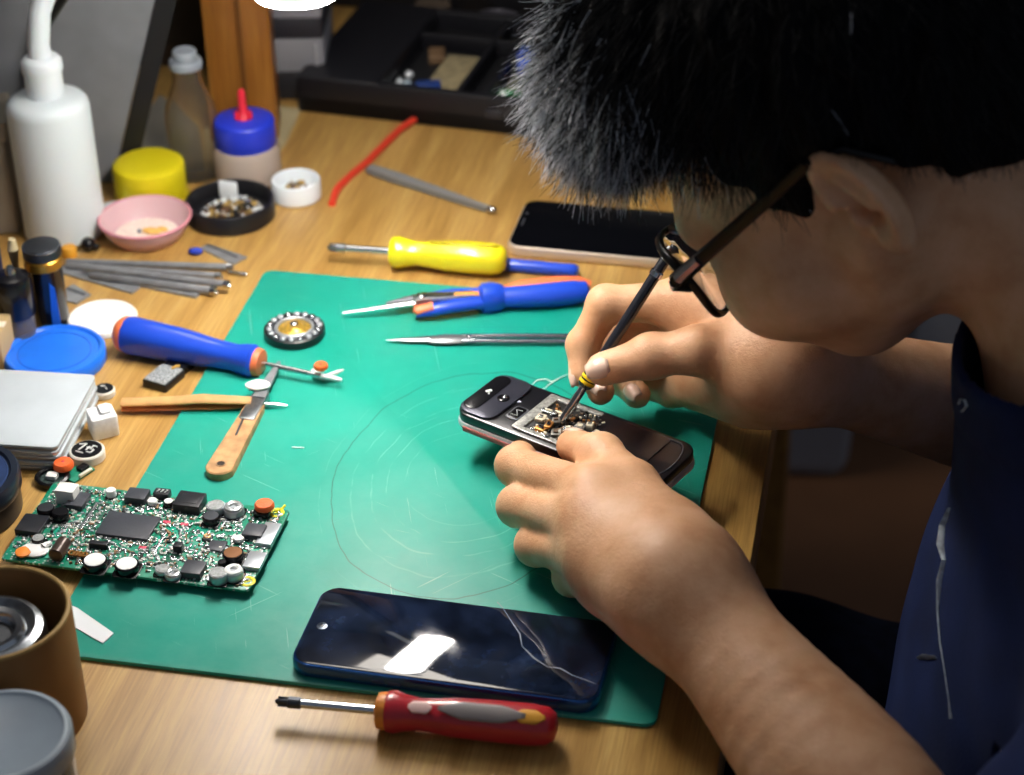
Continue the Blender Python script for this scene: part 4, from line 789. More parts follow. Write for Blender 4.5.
# --- silver tweezers on the mat ---
t, L = axis_thing('steel_tweezers', 'shiny steel tweezers lying on the mat next to the right hand', 'tweezers', Gv(386, 340, MZ+.0022), Gv(590, 340, MZ+.0022)); k_ = L/204
m = MB(); m.tube([(0, 0, 0), (22*k_, .0003, 0), (44*k_, .0008, .0), (48*k_, .001, 0)], [.0004, .0022, .0034, .0034], STEEL, n=12, flat=.5); part(m, 'tip', t)
m = MB(); m.tube([(44*k_, 0, .0), (60*k_, .0006, .0), (80*k_, .0010, 0), (82*k_, .001, 0)], [.0036, .0054, .0046, .0040], M('tweezer_block', '84888a', .35, metal=.7), n=14, flat=.42); part(m, 'spring_block', t)
for y_, nm in ((.0038, 'upper_arm'), (-.0024, 'lower_arm')):
    m = MB(); m.tube([(76*k_, y_*.8, .0006), (120*k_, y_, .0006), (204*k_, y_, .0004)], [.0018, .0018, .0018], CH, n=10, flat=.8); part(m, nm, t)
m = MB(); m.lathe([(.0016, 0), (.0016, .0012), (.0010, .0018)], CH, T(83*k_, .001, .0012), n=14); part(m, 'rivet', t)
# --- wisp of thread ---
P = [Gv(*p, MZ+.0006) for p in ((529, 388), (537, 380), (546, 379), (552, 382), (560, 378), (568, 374))]
m = MB(); m.tube(P, [.0002, .0004, .0005, .0007, .0004, .0002], M('wisp', 'c8e4dc', .5), n=6, flat=.6); m.tube([P[3], Gv(545, 388, MZ+.0005), Gv(534, 392, MZ+.0004)], [.0004, .0003, .0001], MATS['wisp'], n=6, flat=.6); o = m.build('thread_scrap'); tag(o, 'wisp of pale thread on the mat above the opened phone', 'thread')
m = MB(); m.slab(.007, .0008, .0006, .0003, .0001); o = m.build('lint_scrap', None, Gv(298, 448, MZ), .1, m=MATS['wisp']); o.scale = (1, 1, 1); tag(o, 'tiny pale lint line on the mat right of the wooden knife', 'lint')
# ======================= the opened phone in the left hand =======================
HZ = .0225
A, B_ = Gv(451, 426, HZ), Gv(675, 514, HZ)    # near long edge
ex = (B_-A).normalized(); a = math.atan2(ex.y, ex.x); L = .1300; Wd = .0465; th = .0105; ctr = A+ex*L/2+Vector((-ex.y, ex.x, 0))*Wd/2
hp = thing('opened_phone', 'old black slider phone with its back open, held in the left hand', 'mobile phone', (ctr.x, ctr.y, HZ), a); 
inv = (Matrix.Translation(ctr) @ Matrix.Rotation(a, 4, 'Z')).inverted()
def oh(px, py, z=th): v = inv @ Gv(px, py, HZ+z); return (v.x, v.y, z)
PB = M('phone_black', '121217', .28, coat=.3); PS = M('phone_silver', 'd6d6da', .35, metal=.4)
m = MB(); m.slab(L, Wd, .0052, .010, .0018, seg=8); part(m, 'silver_rim', hp, PS)
m = MB(); m.slab(L-.0015, Wd-.0012, .0058, .0095, .0010, X=T(0, 0, .0047), seg=8); part(m, 'back_shell', hp, PB)
q = oh(497, 405); m = MB(); m.slab(.0235, Wd-.004, .0016, .007, .0006, X=T(-L/2+.0135, 0, th)); part(m, 'camera_cover', hp, M('cover_grey', '3a3b46', .32, metal=.4))
m = MB(); m.slab(.0100, Wd-.010, .0006, .0048, .0002, X=T(-L/2+.0078, 0, th+.0016)); part(m, 'black_window', hp, BLK)
m = MB(); q = oh(488, 402, th+.0016); m.lathe([(.0034, 0), (.0034, .0006), (.0026, .0010), (.0020, .0006), (.0003, .0005)], BLK, T(-L/2+.0185, .000, th+.0016), n=24); m.ball((-L/2+.0190, .0006, th+.0024), .0014, CH, sc=(1, 1, .4)); part(m, 'camera_lens', hp)
m = MB(); m.slab(.0036, .0020, .0002, .0005, 0, MATS['mark_white'], T(-L/2+.0080, .001, th+.0022) @ RZ(60)); m.slab(.0020, .0008, .0002, .0002, 0, MATS['mark_white'], T(-L/2+.0095, -.001, th+.0022) @ RZ(120)); part(m, 'printed_mark', hp)
m = MB(); m.slab(.0085, .0125, .0006, .0020, .0002, X=T(-L/2+.0320, -.006, th)); part(m, 'flash_window', hp, M('win_grey', '5a5c62', .35, metal=.3))
m = MB(); m.slab(.0065, .0105, .0004, .0016, .0001, BLK, T(-L/2+.0320, -.006, th+.0005)); m.tube([(-L/2+.0300, -.009, th+.001), (-L/2+.0338, -.0085, th+.001), (-L/2+.0302, -.004, th+.001), (-L/2+.0338, -.0035, th+.001)], .0002, MATS['mark_white'], n=5); part(m, 'flash_glass', hp, BLK)
for px, py, w_, d_, r_ in ((519, 402, .0022, .0013, 40), (507, 394, .0020, .0006, -30), (516, 428, .0018, .0007, 20)):
    x, y, _ = oh(px, py); m = MB(); m.slab(w_, d_, .0003, .0004, .0001, X=T(x, y, th) @ RZ(r_)); part(m, 'screw_mark', hp, M('pale_violet', 'c4c8e0', .35))
x0, y0, _ = oh(548, 422); OX = x0
m = MB(); m.slab(.0450, .0360, .0004, .001, .0001, X=T(OX+.0105, 0, th)); part(m, 'open_bay', hp, M('bay_black', '0b0b0c', .5))
m = MB(); FR = M('bay_frame', 'a9aba6', .35, metal=.5, noise=.35, nscale=500)
m.slab(.0060, .0380, .0016, .0008, .0003, FR, T(OX-.0100, 0, th)); m.slab(.0300, .0034, .0014, .0006, .0002, FR, T(OX+.006, .0175, th)); m.slab(.0340, .0034, .0014, .0006, .0002, FR, T(OX+.008, -.0175, th)); part(m, 'bay_frame', hp)
rr = random.Random(21); CO = [M('copper_tab', 'c08848', .3, metal=.7), SOLD, M('dirty_silver', '8d8c84', .3, metal=.7), BLK, M('cream', 'd8cdb4', .4), M('brownc', '5a4430', .5)]
for k, (px, py, w_, d_, h_, c_, r_) in enumerate(((541, 417, .0050, .0058, .0022, 4, 15), (549, 424, .0038, .0060, .0030, 0, 10), (541, 428, .0060, .0034, .0026, 0, -5), (556, 420, .0044, .0046, .0026, 2, 30), (545, 434, .0044, .0030, .0022, 1, -20), (556, 432, .0052, .0060, .0020, 2, 25), (549, 411, .0090, .0030, .0018, 1, 0), (568, 428, .0050, .0040, .0024, 1, 40), (580, 426, .0060, .0070, .0026, 1, 10), (590, 424, .0040, .0040, .0034, 4, 20), (585, 434, .0050, .0040, .0020, 2, -15), (573, 420, .0036, .0080, .0016, 3, 0), (563, 441, .0050, .0030, .0018, 1, 0), (597, 432, .0046, .0036, .0018, 1, 10))):
    x, y, _ = oh(px, py, th+h_); m = MB(); X = T(x, y, th+.0003) @ RZ(r_+rr.uniform(-8, 8)); m.slab(w_, d_, h_, .0006, .0003, CO[c_], X); m.slab(w_*.5, d_*.4, .0008, .0003, .0001, CO[(c_+3) % 6], X @ T(0, 0, h_)); part(m, 'component', hp)
m = MB()
for k in range(120):
    x = OX-.004+rr.random()*.030; y = (rr.random()-.5)*.032; m.slab(rr.uniform(.0008, .0022), rr.uniform(.0006, .0016), rr.uniform(.0006, .0020), .0002, .0001, rr.choice(CO), T(x, y, th+.0003) @ RZ(rr.random()*180), seg=1)
o = part(m, 'tiny_components', hp); o['kind'] = 'stuff'
m = MB(); m.slab(.044, Wd-.008, .0008, .003, .0003, X=T(L/2-.038, 0, th)); part(m, 'battery_cover', hp, M('cover_black', '1a1a20', .22, coat=.4))
m = MB(); Q = []
for k in range(25): a_ = rad(-90+180*k/24); Q.append((L/2-.012+.0085*math.cos(a_)**1*1, (Wd/2-.004)*math.sin(a_), th+.0003))
m.tube([(L/2-.026, -Wd/2+.004, th+.0003)]+Q+[(L/2-.026, Wd/2-.004, th+.0003)], .00045, M('outline', '6a6c74', .3, metal=.5), n=6); part(m, 'end_outline', hp)
m = MB(); m.slab(.090, .003, .0030, .001, .0004, X=T(-.012, -Wd/2+.0006, .0004)); part(m, 'red_strip', hp, M('red_strip', 'a8504c', .4))
# ======================= screwdriver in the right hand =======================
P, Q = Gv(562, 421, HZ+th+.0022), Gv(669, 254, .124); t, L = axis_thing('precision_screwdriver', 'thin black screwdriver with yellow bands held in the right hand', 'screwdriver', P, Q)
m = MB(); m.lathe([(.0008, 0), (.0022, .0008), (.0026, .010), (.0024, .0100)], CH, ALX, n=16); m.lathe([(.0024, .010), (.0023, .024), (.0030, .0245)], CH, ALX, n=16); part(m, 'steel_shaft', t)
m = MB(); m.lathe([(.0032, .0225), (.0040, .0235), (.0042, .033), (.0036, .036), (.0030, .040), (.0030, L-.004), (.0024, L-.001), (.0012, L)], M('driver_black', '1d1e26', .25, coat=.4), ALX, n=24); part(m, 'handle', t)
for x in (.0246, .0274): m = MB(); m.lathe([(.0041, 0), (.0045, .0003), (.0045, .0017), (.0041, .0020)], M('yellow_band', 'f0c820', .35), T(x) @ ALX, n=24); part(m, 'yellow_band', t)
m = MB(); m.lathe([(.0030, 0), (.0036, .0004), (.0036, .003), (.0030, .0036)], CH, T(L-.014) @ ALX, n=20); part(m, 'silver_collar', t)
# ======================= the person =======================
HPH, HYA, HS = rad(46), rad(164), 1.0
HF = npv((math.cos(HPH)*math.cos(HYA), math.cos(HPH)*math.sin(HYA), -math.sin(HPH)))
HL = np.cross((0, 0, 1), HF); HL /= np.linalg.norm(HL)
HUp = np.cross(HF, HL); HR_ = np.stack([HL, HF, HUp], 1)          # columns: left, forward, up
HC = D(866, 203, .862) - HR_@npv((.083, -.014, -.004))*HS
def H(l, f, u): return HC + HR_@npv((l, f, u))*HS
def to_head(p): return (p-HC)@HR_/HS
def head_sdf(p):
    q = to_head(p); s = q.copy(); s[:, 0] = np.abs(s[:, 0])       # s: mirrored left/right
    d = ell(q, (0, -.012, .045), (.074, .094, .082))
    FS = npv((0, .012, 0)); q = q-FS; s = s-FS
    d = smin(d, ell(q, (0, .030, .012), (.063, .064, .070)), .03)
    d = smin(d, ell(q, (0, .028, -.026), (.050, .050, .048)), .03)
    d = smin(d, chain(s, [(.060, -.008, -.024), (.050, .008, -.042), (.022, .050, -.054), (0, .054, -.055)], [.017, .016, .016, .017], .01), .022)
    d = smin(d, cone(s, (.043, .060, -.018), (.050, .042, -.022), .025, .023), .02)
    d = smin(d, cone(s, (.012, .086, .024), (.042, .072, .026), .011, .010), .014)
    d = smin(d, cone(q, (0, .086, .012), (0, .100, -.022), .008, .0100), .008)
    d = smin(d, cone(s, (.009, .092, -.027), (.010, .088, -.028), .0075, .0075), .005)
    d = smax(d, -ell(s, (.032, .098, .004), (.017, .014, .011)), .010)
    d = smin(d, ell(s, (.032, .074, .003), (.014, .0135, .0125)), .002)
    d = smin(d, cone(s, (0, .088, -.043), (.020, .077, -.046), .0065, .003), .006)
    d = smin(d, cone(s, (0, .086, -.053), (.017, .077, -.052), .0075, .004), .004)
    d = smin(d, ell(q, (0, .056, -.052), (.018, .011, .010)), .012)
    s = s+FS; q = q+FS
    # ears: a tilted bowl with a rolled rim, a lobe and a hollow
    e = (s-npv((.078, -.014, -.002)))/.80; c, sn = math.cos(rad(24)), math.sin(rad(24))
    e = np.stack([c*e[:, 0]+sn*e[:, 1], -sn*e[:, 0]+c*e[:, 1], e[:, 2]], 1)
    c, sn = math.cos(rad(-12)), math.sin(rad(-12)); e = np.stack([e[:, 0], c*e[:, 1]+sn*e[:, 2], -sn*e[:, 1]+c*e[:, 2]], 1)
    sh = ell(e, (0, 0, 0), (.0085, .0195, .032))
    rim = np.abs(np.sqrt((e[:, 1]/.0175)**2+((e[:, 2]-.002)/.0285)**2)-1)*.021
    rim = np.sqrt(rim**2+(e[:, 0]-.0075)**2)-.0040; rim = np.where((e[:, 1] > .009) & (e[:, 2] < .005), rim+.02, rim)
    sh = smax(sh, -ell(e, (.012, .001, .000), (.0135, .0135, .0220)), .002)
    sh = smax(sh, -ell(e, (.006, .004, -.004), (.0140, .0070, .0090)), .003)
    sh = smin(sh, cone(e, (.007, -.002, .019), (.0075, -.009, -.006), .0035, .004), .005)
    sh = smin(sh, rim, .004); sh = smin(sh, ell(e, (.0035, .004, -.028), (.0055, .009, .0105)), .007)
    sh = smin(sh, ell(e, (.006, .0145, -.006), (.004, .005, .006)), .004)
    d = smin(d, sh*.80, .006)
    return d*HS
def neck_sdf(p): return chain(p, [H(0, -.030, -.015), H(0, -.030, -.070), (.492, .105, .160)], [.048, .047, .056], .02)
# ---- hands: every joint surveyed, radii per joint ----
LW = G(683, 592, .052); RW = G(792, 364, .072)
LE = npv((.445, -.112, .004)); RE = npv((.545, .352, -.055))
LH = dict(
    thumb=([G(668, 540, .056), G(634, 486, .059), G(601, 456, .053), G(573, 446, .0455)], [.0145, .0118, .0105, .0088]),
    index=([G(596, 494, .058), G(516, 466, .036), G(524, 452, .013), G(552, 446, .0100)], [.0115, .0100, .0085, .0072]),
    middle=([G(588, 524, .053), G(518, 506, .028), G(532, 490, .0095), G(560, 478, .0085)], [.0115, .0100, .0085, .0072]),
    ring=([G(594, 556, .045), G(536, 545, .021), G(556, 523, .0085), G(580, 508, .0082)], [.0115, .0098, .0083, .0070]),
    little=([G(612, 584, .037), G(572, 577, .016), G(588, 556, .0075), G(606, 544, .0075)], [.0110, .0088, .0072, .0064]))
RH = dict(
    thumb=([G(752, 366, .070), G(700, 350, .080), G(651, 356, .074), G(603, 369, .0665)], [.0160, .0125, .0108, .0090]),
    index=([G(690, 302, .084), G(606, 304, .080), G(583, 345, .060), G(582, 374, .0485)], [.0120, .0098, .0084, .0074]),
    middle=([G(708, 312, .074), G(632, 322, .060), G(588, 360, .040), G(601, 391, .0385)], [.0120, .0098, .0084, .0076]),
    ring=([G(722, 326, .064), G(655, 342, .046), G(620, 378, .028), G(637, 395, .0280)], [.0118, .0095, .0082, .0076]),
    little=([G(738, 344, .054), G(690, 360, .034), G(655, 386, .019), G(670, 396, .0200)], [.0112, .0088, .0074, .0068]))
def hand_sdf(p, Hd, W, palm, k=.022):
    d = cone(p, W, W, .019, .019)
    for f in ('index', 'middle', 'ring', 'little'):
        m = Hd[f][0][0]; d = smin(d, cone(p, W+(m-W)*.12, m, .0165, .0120), k)
    for a, b, ra, rb in palm: d = smin(d, cone(p, a, b, ra, rb), k)
    fs = None
    for f in ('index', 'middle', 'ring', 'little'):
        e = chain(p, *Hd[f], .004)
        for j in (1, 2): e = smin(e, ell(p, Hd[f][0][j], [Hd[f][1][j]*1.06]*3), .003)
        fs = e if fs is None else smin(fs, e, .0012)
    d = smin(d, fs, .010); t = chain(p, *Hd['thumb'], .006)
    t = smin(t, ell(p, Hd['thumb'][0][2], [Hd['thumb'][1][2]*1.05]*3), .004)
    return smin(d, t, .007)
LPALM = [(G(668, 568, .044), G(606, 522, .042), .0185, .0135), (LW, LH['thumb'][0][0], .018, .0145), (G(664, 545, .046), G(622, 500, .044), .017, .013), (G(652, 590, .036), G(618, 562, .034), .015, .013)]
RPALM = [(RW, RH['thumb'][0][0], .0185, .017), (G(752, 385, .050), G(700, 372, .045),   .018, .014), (G(745, 340, .070), G(700, 318, .074),   .017, .013), (G(745,385,.048), G(690,385,.030), .015,.011)]
def mid(a, b, t, off=(0, 0, 0)): return a+(b-a)*t+npv(off)
LSH = npv((.560, -.075, .120)); RSH = npv((.565, .275, .120))
def bbx(pts, m): a = np.array(pts); return a.min(0)-m, a.max(0)+m
L_hand = boxed(lambda p: hand_sdf(p, LH, LW, LPALM), *bbx([LW]+[x for f in LH.values() for x in f[0]], .075))
R_hand = boxed(lambda p: hand_sdf(p, RH, RW, RPALM), *bbx([RW]+[x for f in RH.values() for x in f[0]], .075))
L_arm = boxed(lambda p: limb(p, [LW, mid(LW, LE, .25), mid(LW, LE, .62), LE, mid(LE, LSH, .5), LSH], [.0245, .0285, .0365, .036, .041, .050]), *bbx([LW, LE, LSH], .09))
R_arm = boxed(lambda p: limb(p, [RW, mid(RW, RE, .25), mid(RW, RE, .62), RE, mid(RE, RSH, .5), RSH], [.0240, .0285, .0370, .037, .042, .050]), *bbx([RW, RE, RSH], .09))
HEADB = boxed(head_sdf, HC-.17, HC+.17)
def torso_in(p, g=0):
    d = ell(p, (.555, .105, .045), (.115+g, .165+g, .155+g))
    d = smin(d, ell(p, (.548, .105, -.085), (.125+g, .150+g, .140+g)), .08)
    d = smin(d, ell(p, (.560, .105, -.200), (.135+g, .170+g, .110+g)), .08)
    for s in (LSH, RSH): d = smin(d, cone(p, (.52, .10, .135), s, .050+g, .052+g), .06)
    return d
TORSO = boxed(torso_in, (.35, -.2, -.35), (.75, .42, .26))
HIPL, HIPR = npv((.580, .035, -.235)), npv((.580, .215, -.225))
KL, KR = npv((.185, .010, -.205)), npv((.185, .265, -.190))
AL, AR = npv((.23, .01, -.66)), npv((.23, .25, -.66))
def legs(p, g=0):
    d = None
    for h, k, a in ((HIPL, KL, AL), (HIPR, KR, AR)):
        e = chain(p, [h, k, mid(k, a, .3, (.015, 0, 0)), a], [.080+g, .058+g, .054+g, .036+g], .03); d = e if d is None else smin(d, e, .01)
    return d
def feet(p, g=0):
    d = None
    for a in (AL, AR):
        e = chain(p, [a+(.025, 0, -.055), a+(-.08, 0, -.058), a+(-.15, 0, -.066)], [.028+g, .029+g, .018+g], .02); e = smin(e, cone(p, a, a+(.01, 0, -.04), .034+g, .033+g), .03)
        d = e if d is None else np.minimum(d, e)
    return d
LEGS = boxed(legs, (.05, -.15, -.75), (.7, .4, -.1)); FEET = boxed(feet, (.0, -.1, -.76), (.35, .35, -.55))
def body_sdf(p):
    d = smin(HEADB(p), boxed(neck_sdf, (.28, -.05, .05), (.6, .25, .4))(p), .025)
    d = smin(d, TORSO(p), .035)
    d = smin(d, smin(L_arm(p), L_hand(p), .026), .03); d = smin(d, smin(R_arm(p), R_hand(p), .026), .03)
    return smin(smin(d, LEGS(p), .04), FEET(p), .02)
FINE = globals().get('VOX', .0021)
def skin_mat():
    s = NT('skin'); n = s.noise(s.vec(s.X, s.Y, s.Z), 38, 4, .6); n2 = s.noise(s.vec(s.X, s.Y, s.Z), 700, 2)
    c = s.ramp(n, [(.30, 'c69168'), (.52, 'd9a982'), (.72, 'e3b692')])
    c = s.mix(s.op('MULTIPLY', n2, .22), c, 'b4754f')
    s.out('Base Color', c); s.out('Roughness', .50); s.out('Specular IOR Level', .35)
    s.out('Subsurface Weight', .10); s.b.inputs['Subsurface Radius'].default_value = (.010, .004, .002); s.out('Subsurface Scale', .4)
    s.bump(s.op('ADD', s.op('MULTIPLY', s.noise(s.vec(s.X, s.Y, s.Z), 900, 2), .5), s.op('MULTIPLY', s.noise(s.vec(s.X, s.Y, s.Z), 160, 4, .6, .6), 1.0)), .30, .0012)
    return s.m
SKIN = skin_mat()
man = thing('person', 'person in a navy blue T-shirt and black-framed glasses bending over the phone with a screwdriver', 'person', (.56, .1, -.75))
def own(o):                       # keep world placement under the parent
    o.parent = man; o.matrix_parent_inverse = Matrix.Translation((-.56, -.1, .75)); return o
P_, F_ = net(body_sdf, (.0, -.26, -.76), (.80, .46, .44), FINE)
own(npmesh('body', P_, F_, SKIN))
# ---- hair ----
def hair_line(q):                 # lowest hair level for each place round the head (head coordinates)
    y = q[:, 1]
    return np.interp(y, [-.12, -.095, -.05, -.026, -.010, .012, .020, .030, .050, .070, .090], [-.050, -.045, -.022, .012, .026, .010, -.012, .014, .056, .070, .074])
def hair_vol(q, g=0):
    d = ell(q, (0, -.014, .052), (.086+g, .108+g, .090+g))
    d = smin(d, ell(q, (0, .061, .101), (.070+g, .058+g, .047+g)), .03)
    d = smin(d, ell(q, (0, -.055, .0), (.075+g, .062+g, .060+g)), .03)
    n = .0035*np.sin(q[:, 0]*160+3*np.sin(q[:, 1]*70))*np.sin(q[:, 1]*130+q[:, 2]*90)+.002*np.sin(q[:, 2]*260+q[:, 1]*200)
    return d+n
def hair_sdf(p):
    q = to_head(p); d = hair_vol(q)
    cut = (hair_line(q)-q[:, 2])*.8
    d = smax(d, cut, .006)
    return d*HS
HB = boxed(hair_sdf, HC-.2, HC+.2)
P_, F_ = net(HB, HC-.19, HC+.19, .003)
HAIR = M('black_hair', '070607', .75, spec=.12, noise=.4, nscale=200, bump=.5, bscale=500)
GREYH = M('grey_lit_hair', 'cdd2dc', .30, spec=.6); DARKH = M('dark_hair_strand', '0d0c0e', .40, spec=.35)
hair = own(npmesh('hair', P_, F_, HAIR)); hair['label'] = 'short black hair with grey and painted lamp-lit strands at the front'
def strands(N):
    q = to_head(P_); c = q-npv((0, -.01, .03)); nrm = c/np.linalg.norm(c, axis=1)[:, None]
    front = np.clip((q[:, 1]-.02)/.06, 0, 1); w = .30+front*2.2; w /= w.sum()
    idx = rng.choice(len(q), N, p=w); b = q[idx]+rng.normal(0, .0012, (N, 3)); n = nrm[idx]; fr = front[idx]
    flow = np.stack([b[:, 0]*1.2, b[:, 1]-(-.035), -.35*np.ones(N)*(.4+fr)], 1); flow[:, 1] += .03; flow -= n*(flow*n).sum(1)[:, None]*1
    flow /= np.linalg.norm(flow, axis=1)[:, None]+1e-6
    L = (.012+.015*rng.random(N)+.009*fr*rng.random(N))
    dirv = flow*1.0+n*(.25+.45*rng.random(N)*(.3+fr))[:, None]+rng.normal(0, .30, (N, 3)); dirv /= np.linalg.norm(dirv, axis=1)[:, None]
    low = (b[:, 2] < hair_line(b)+.02) & (fr < .3)
    L = np.where(low, L*.35, L); curl = rng.normal(0, .5, (N, 3)); K = 5; pts = []
    p = b-n*.004; dv = dirv
    for k in range(K):
        pts.append(p); p = p+dv*(L/(K-1))[:, None]; dv = dv+curl*.16+npv((0, 0, -.02)); dv /= np.linalg.norm(dv, axis=1)[:, None]
    pts = np.stack(pts, 1)
    grey = rng.random(N) < np.clip(.008+.58*fr*(b[:, 2] > .045)*np.clip((b[:, 1]-.035)/.045, 0, 1), 0, 1)  # front strands: some really grey, some lamp-lit hair painted pale
    return pts, grey
def strand_mesh(pts, wid):
    N, K, _ = pts.shape; t = np.gradient(pts, axis=1); t /= np.linalg.norm(t, axis=2, keepdims=True)+1e-9
    u = np.cross(t, npv((.3, .2, .9))); u /= np.linalg.norm(u, axis=2, keepdims=True)+1e-9; v = np.cross(t, u)
    taper = np.linspace(1, .25, K)[None, :, None]*wid; V = []
    for a in range(3): V.append(pts+taper*(u*math.cos(a*2*PI/3)+v*math.sin(a*2*PI/3)))
    V = np.stack(V, 2).reshape(-1, 3); base = np.arange(N)[:, None]*K*3; F = []
    for k in range(K-1):
        for a in range(3):
            b = (a+1) % 3; F.append(np.concatenate([base+k*3+a, base+k*3+b, base+(k+1)*3+b, base+(k+1)*3+a], 1))
    return V, np.stack(F, 1).reshape(-1, 4)
pts, grey = strands(globals().get('NSTR', 24000)); pts = pts@HR_.T*HS+HC
for nm, sel, mt in (('dark_hair_strands', ~grey, DARKH), ('grey_lit_strands', grey, GREYH)):
    V, F = strand_mesh(pts[sel], .00032 if sel is not grey else .0003)
    o = npmesh(nm, V, F, mt); o.parent = hair; o['kind'] = 'stuff'
# ---- T-shirt ----
def fold(p):
    x, y, z = p.T
    f = .008*np.sin((z*.6+y*1.1+x*.9)*40+2*np.sin(y*13+z*7))+.003*np.sin((z*1.1-y*.8+x)*70+1.5*np.sin(x*30))
    return f*np.clip((.15-z)/.12, .1, 1)*np.clip((x-.42)/.07, .12, 1)
NB = npv((.492, .100, .190)); ND = npv((-.50, 0.0, .86)); ND /= np.linalg.norm(ND)
def shirt_sdf(p):
    d = torso_in(p, .014)
    for s, e, r in ((LSH, LE, .058), (RSH, RE, .058)): d = smin(d, cone(p, s, mid(s, e, .62), .062, r), .04)
    d = smin(d, cone(p, NB-ND*.05, NB+ND*.012, .088, .076), .035)
    d = d+fold(p)
    ax = (p-NB)@ND; rr = np.linalg.norm(p-NB-ax[:, None]*ND, axis=1)
    d = d-.0016*np.clip((ax+.016)/.003, 0, 1)
    d = np.maximum(d, -(d+.005)); d = smax(d, ax-.008, .003); d = smax(d, -cone(p, NB-ND*.012, NB+ND*.2, .060, .110), .003)
    d = np.maximum(d, (-.235+.00*p[:, 0])-p[:, 2])
    for s, e in ((LSH, LE), (RSH, RE)):
        v = (e-s)/np.linalg.norm(e-s); l = (p-s)@v; near = np.linalg.norm(p-s-l[:, None]*v, axis=1) < .09
        d = np.where(near & (l > .08), np.maximum(d, l-.125), d)
    return d
P_, F_ = net(boxed(shirt_sdf, (.3, -.26, -.30), (.82, .46, .30)), (.32, -.24, -.28), (.80, .44, .27), .0028)
def shirt_mat():
    s = NT('navy_cotton'); v = s.vec(s.X, s.Y, s.Z); n = s.noise(v, 900, 2); c = s.ramp(s.noise(v, 30, 4), [(.3, '101d42'), (.7, '172857')])
    s.out('Base Color', s.mix(s.op('MULTIPLY', n, .4), c, '0c1634')); s.out('Roughness', .85); s.out('Specular IOR Level', .15); s.out('Sheen Weight', .03)
    s.bump(n, .35, .0008); return s.m
NAVY = shirt_mat(); shirt = own(npmesh('t_shirt', P_, F_, NAVY)); shirt['label'] = 'navy blue cotton T-shirt with a white print on the chest'
def on_shirt(px, py):              # first hit of the sight line with the cloth
    d = G(px, py, -.5)-CAM; d /= np.linalg.norm(d); t = .6
    for _ in range(400):
        s = float(shirt_sdf((CAM+d*t)[None])[0])
        if s < .0004: break
        t += max(s*.6, .0004)
    return CAM+d*t
WP = M('white_print', 'c9d2d6', .8, noise=.25, nscale=300)
def print_strip(pp, w):
    m = MB(); Q = [Vector(on_shirt(*p)) for p in pp]; c = Vector(-CF)*.0014
    m.tube([q+c for q in Q], [x for x in w], WP, n=6, flat=.25, upv=tuple(-CF)); return m
for pp, w in (([(949, 508), (944, 525), (942, 545), (944, 560), (940, 580), (937, 610), (939, 640), (944, 672), (948, 700), (950, 718)], [.0010, .0026, .0030, .0014, .0020, .0006, .0004, .0003, .0003, .0007]),
              ([(917, 658), (926, 657), (935, 657)], [.0008, .0028, .0014]), ([(958, 404), (960, 399), (964, 400), (966, 406), (961, 412)], [.0006]*5)):
    o = print_strip(pp, w).build('chest_print'); o.parent = shirt; o.matrix_parent_inverse = shirt.matrix_parent_inverse.copy() if False else Matrix.Identity(4)
# ---- trousers and shoes ----
def tr_sdf(p):
    d = smin(legs(p, .010), ell(p, (.585, .11, -.215), (.130, .165, .100)), .05)
    return np.maximum(d+.003*np.sin(p[:, 0]*60+p[:, 1]*30), -.72+.04-p[:, 2])
P_, F_ = net(boxed(tr_sdf, (.05, -.17, -.76), (.78, .42, -.08)), (.06, -.15, -.74), (.76, .40, -.09), .005)
own(npmesh('trousers', P_, F_, M('black_navy_denim', '0b1020', .9, spec=.1, noise=.3, nscale=80)))
P_, F_ = net(lambda p: np.maximum(feet(p, .007), -.749-p[:, 2]), (.0, -.1, -.76), (.34, .34, -.60), .004)
P2 = P_[:, 1] > .13
for s in (0, 1):
    sel = P2[F_[:, 0]] == bool(s); own(npmesh('shoe', P_, F_[sel], M('dark_shoe', '15120f', .6)))
# ---- fingernails ----
NAIL = M('fingernail', 'e9c9b5', .25, coat=.3)
def nail(tipj, prevj, r, up, w=.0105, ln=.0115):
    a, b = Vector(prevj), Vector(tipj); x = (b-a).normalized(); u = Vector(up); u = (u-x*u.dot(x)).normalized(); y = u.cross(x)
    m = MB(); rr = []
    for i in range(7):
        s = i/6; l = -ln*.60+ln*1.10*s; ww = w*.5*(.82+.18*math.sin(PI*min(1, s*1.2))) * (1 if s < .8 else (1-(s-.8)*1.6)); row = []
        for k in range(7):
            q = -1+2*k/6; row.append(tuple(b+x*(l+.0025)+y*(q*ww)+u*(r*1.02-.0016*q*q*1.6-.0012*max(0, s-.5)*3*r/.009)))
        rr.append(row)
    m.rings(rr, NAIL, None, False, False, False); o = m.build('fingernail'); sol = o.modifiers.new('t', 'SOLIDIFY'); sol.thickness = .0007; sol.offset = 1; return own(o)
cdir = -CF
nail(RH['thumb'][0][3], RH['thumb'][0][2], .0090, cdir+CU*.15)
nail(RH['index'][0][3], RH['index'][0][2], .0074, -CR*1.0+CF*-.35, .009, .010)
nail(RH['middle'][0][3], RH['middle'][0][2], .0076, cdir-CU*.2, .009, .009); nail(RH['ring'][0][3], RH['ring'][0][2], .0076, cdir-CU*.2, .009, .009)
nail(LH['thumb'][0][3], LH['thumb'][0][2], .0088, CU+CR*.3)
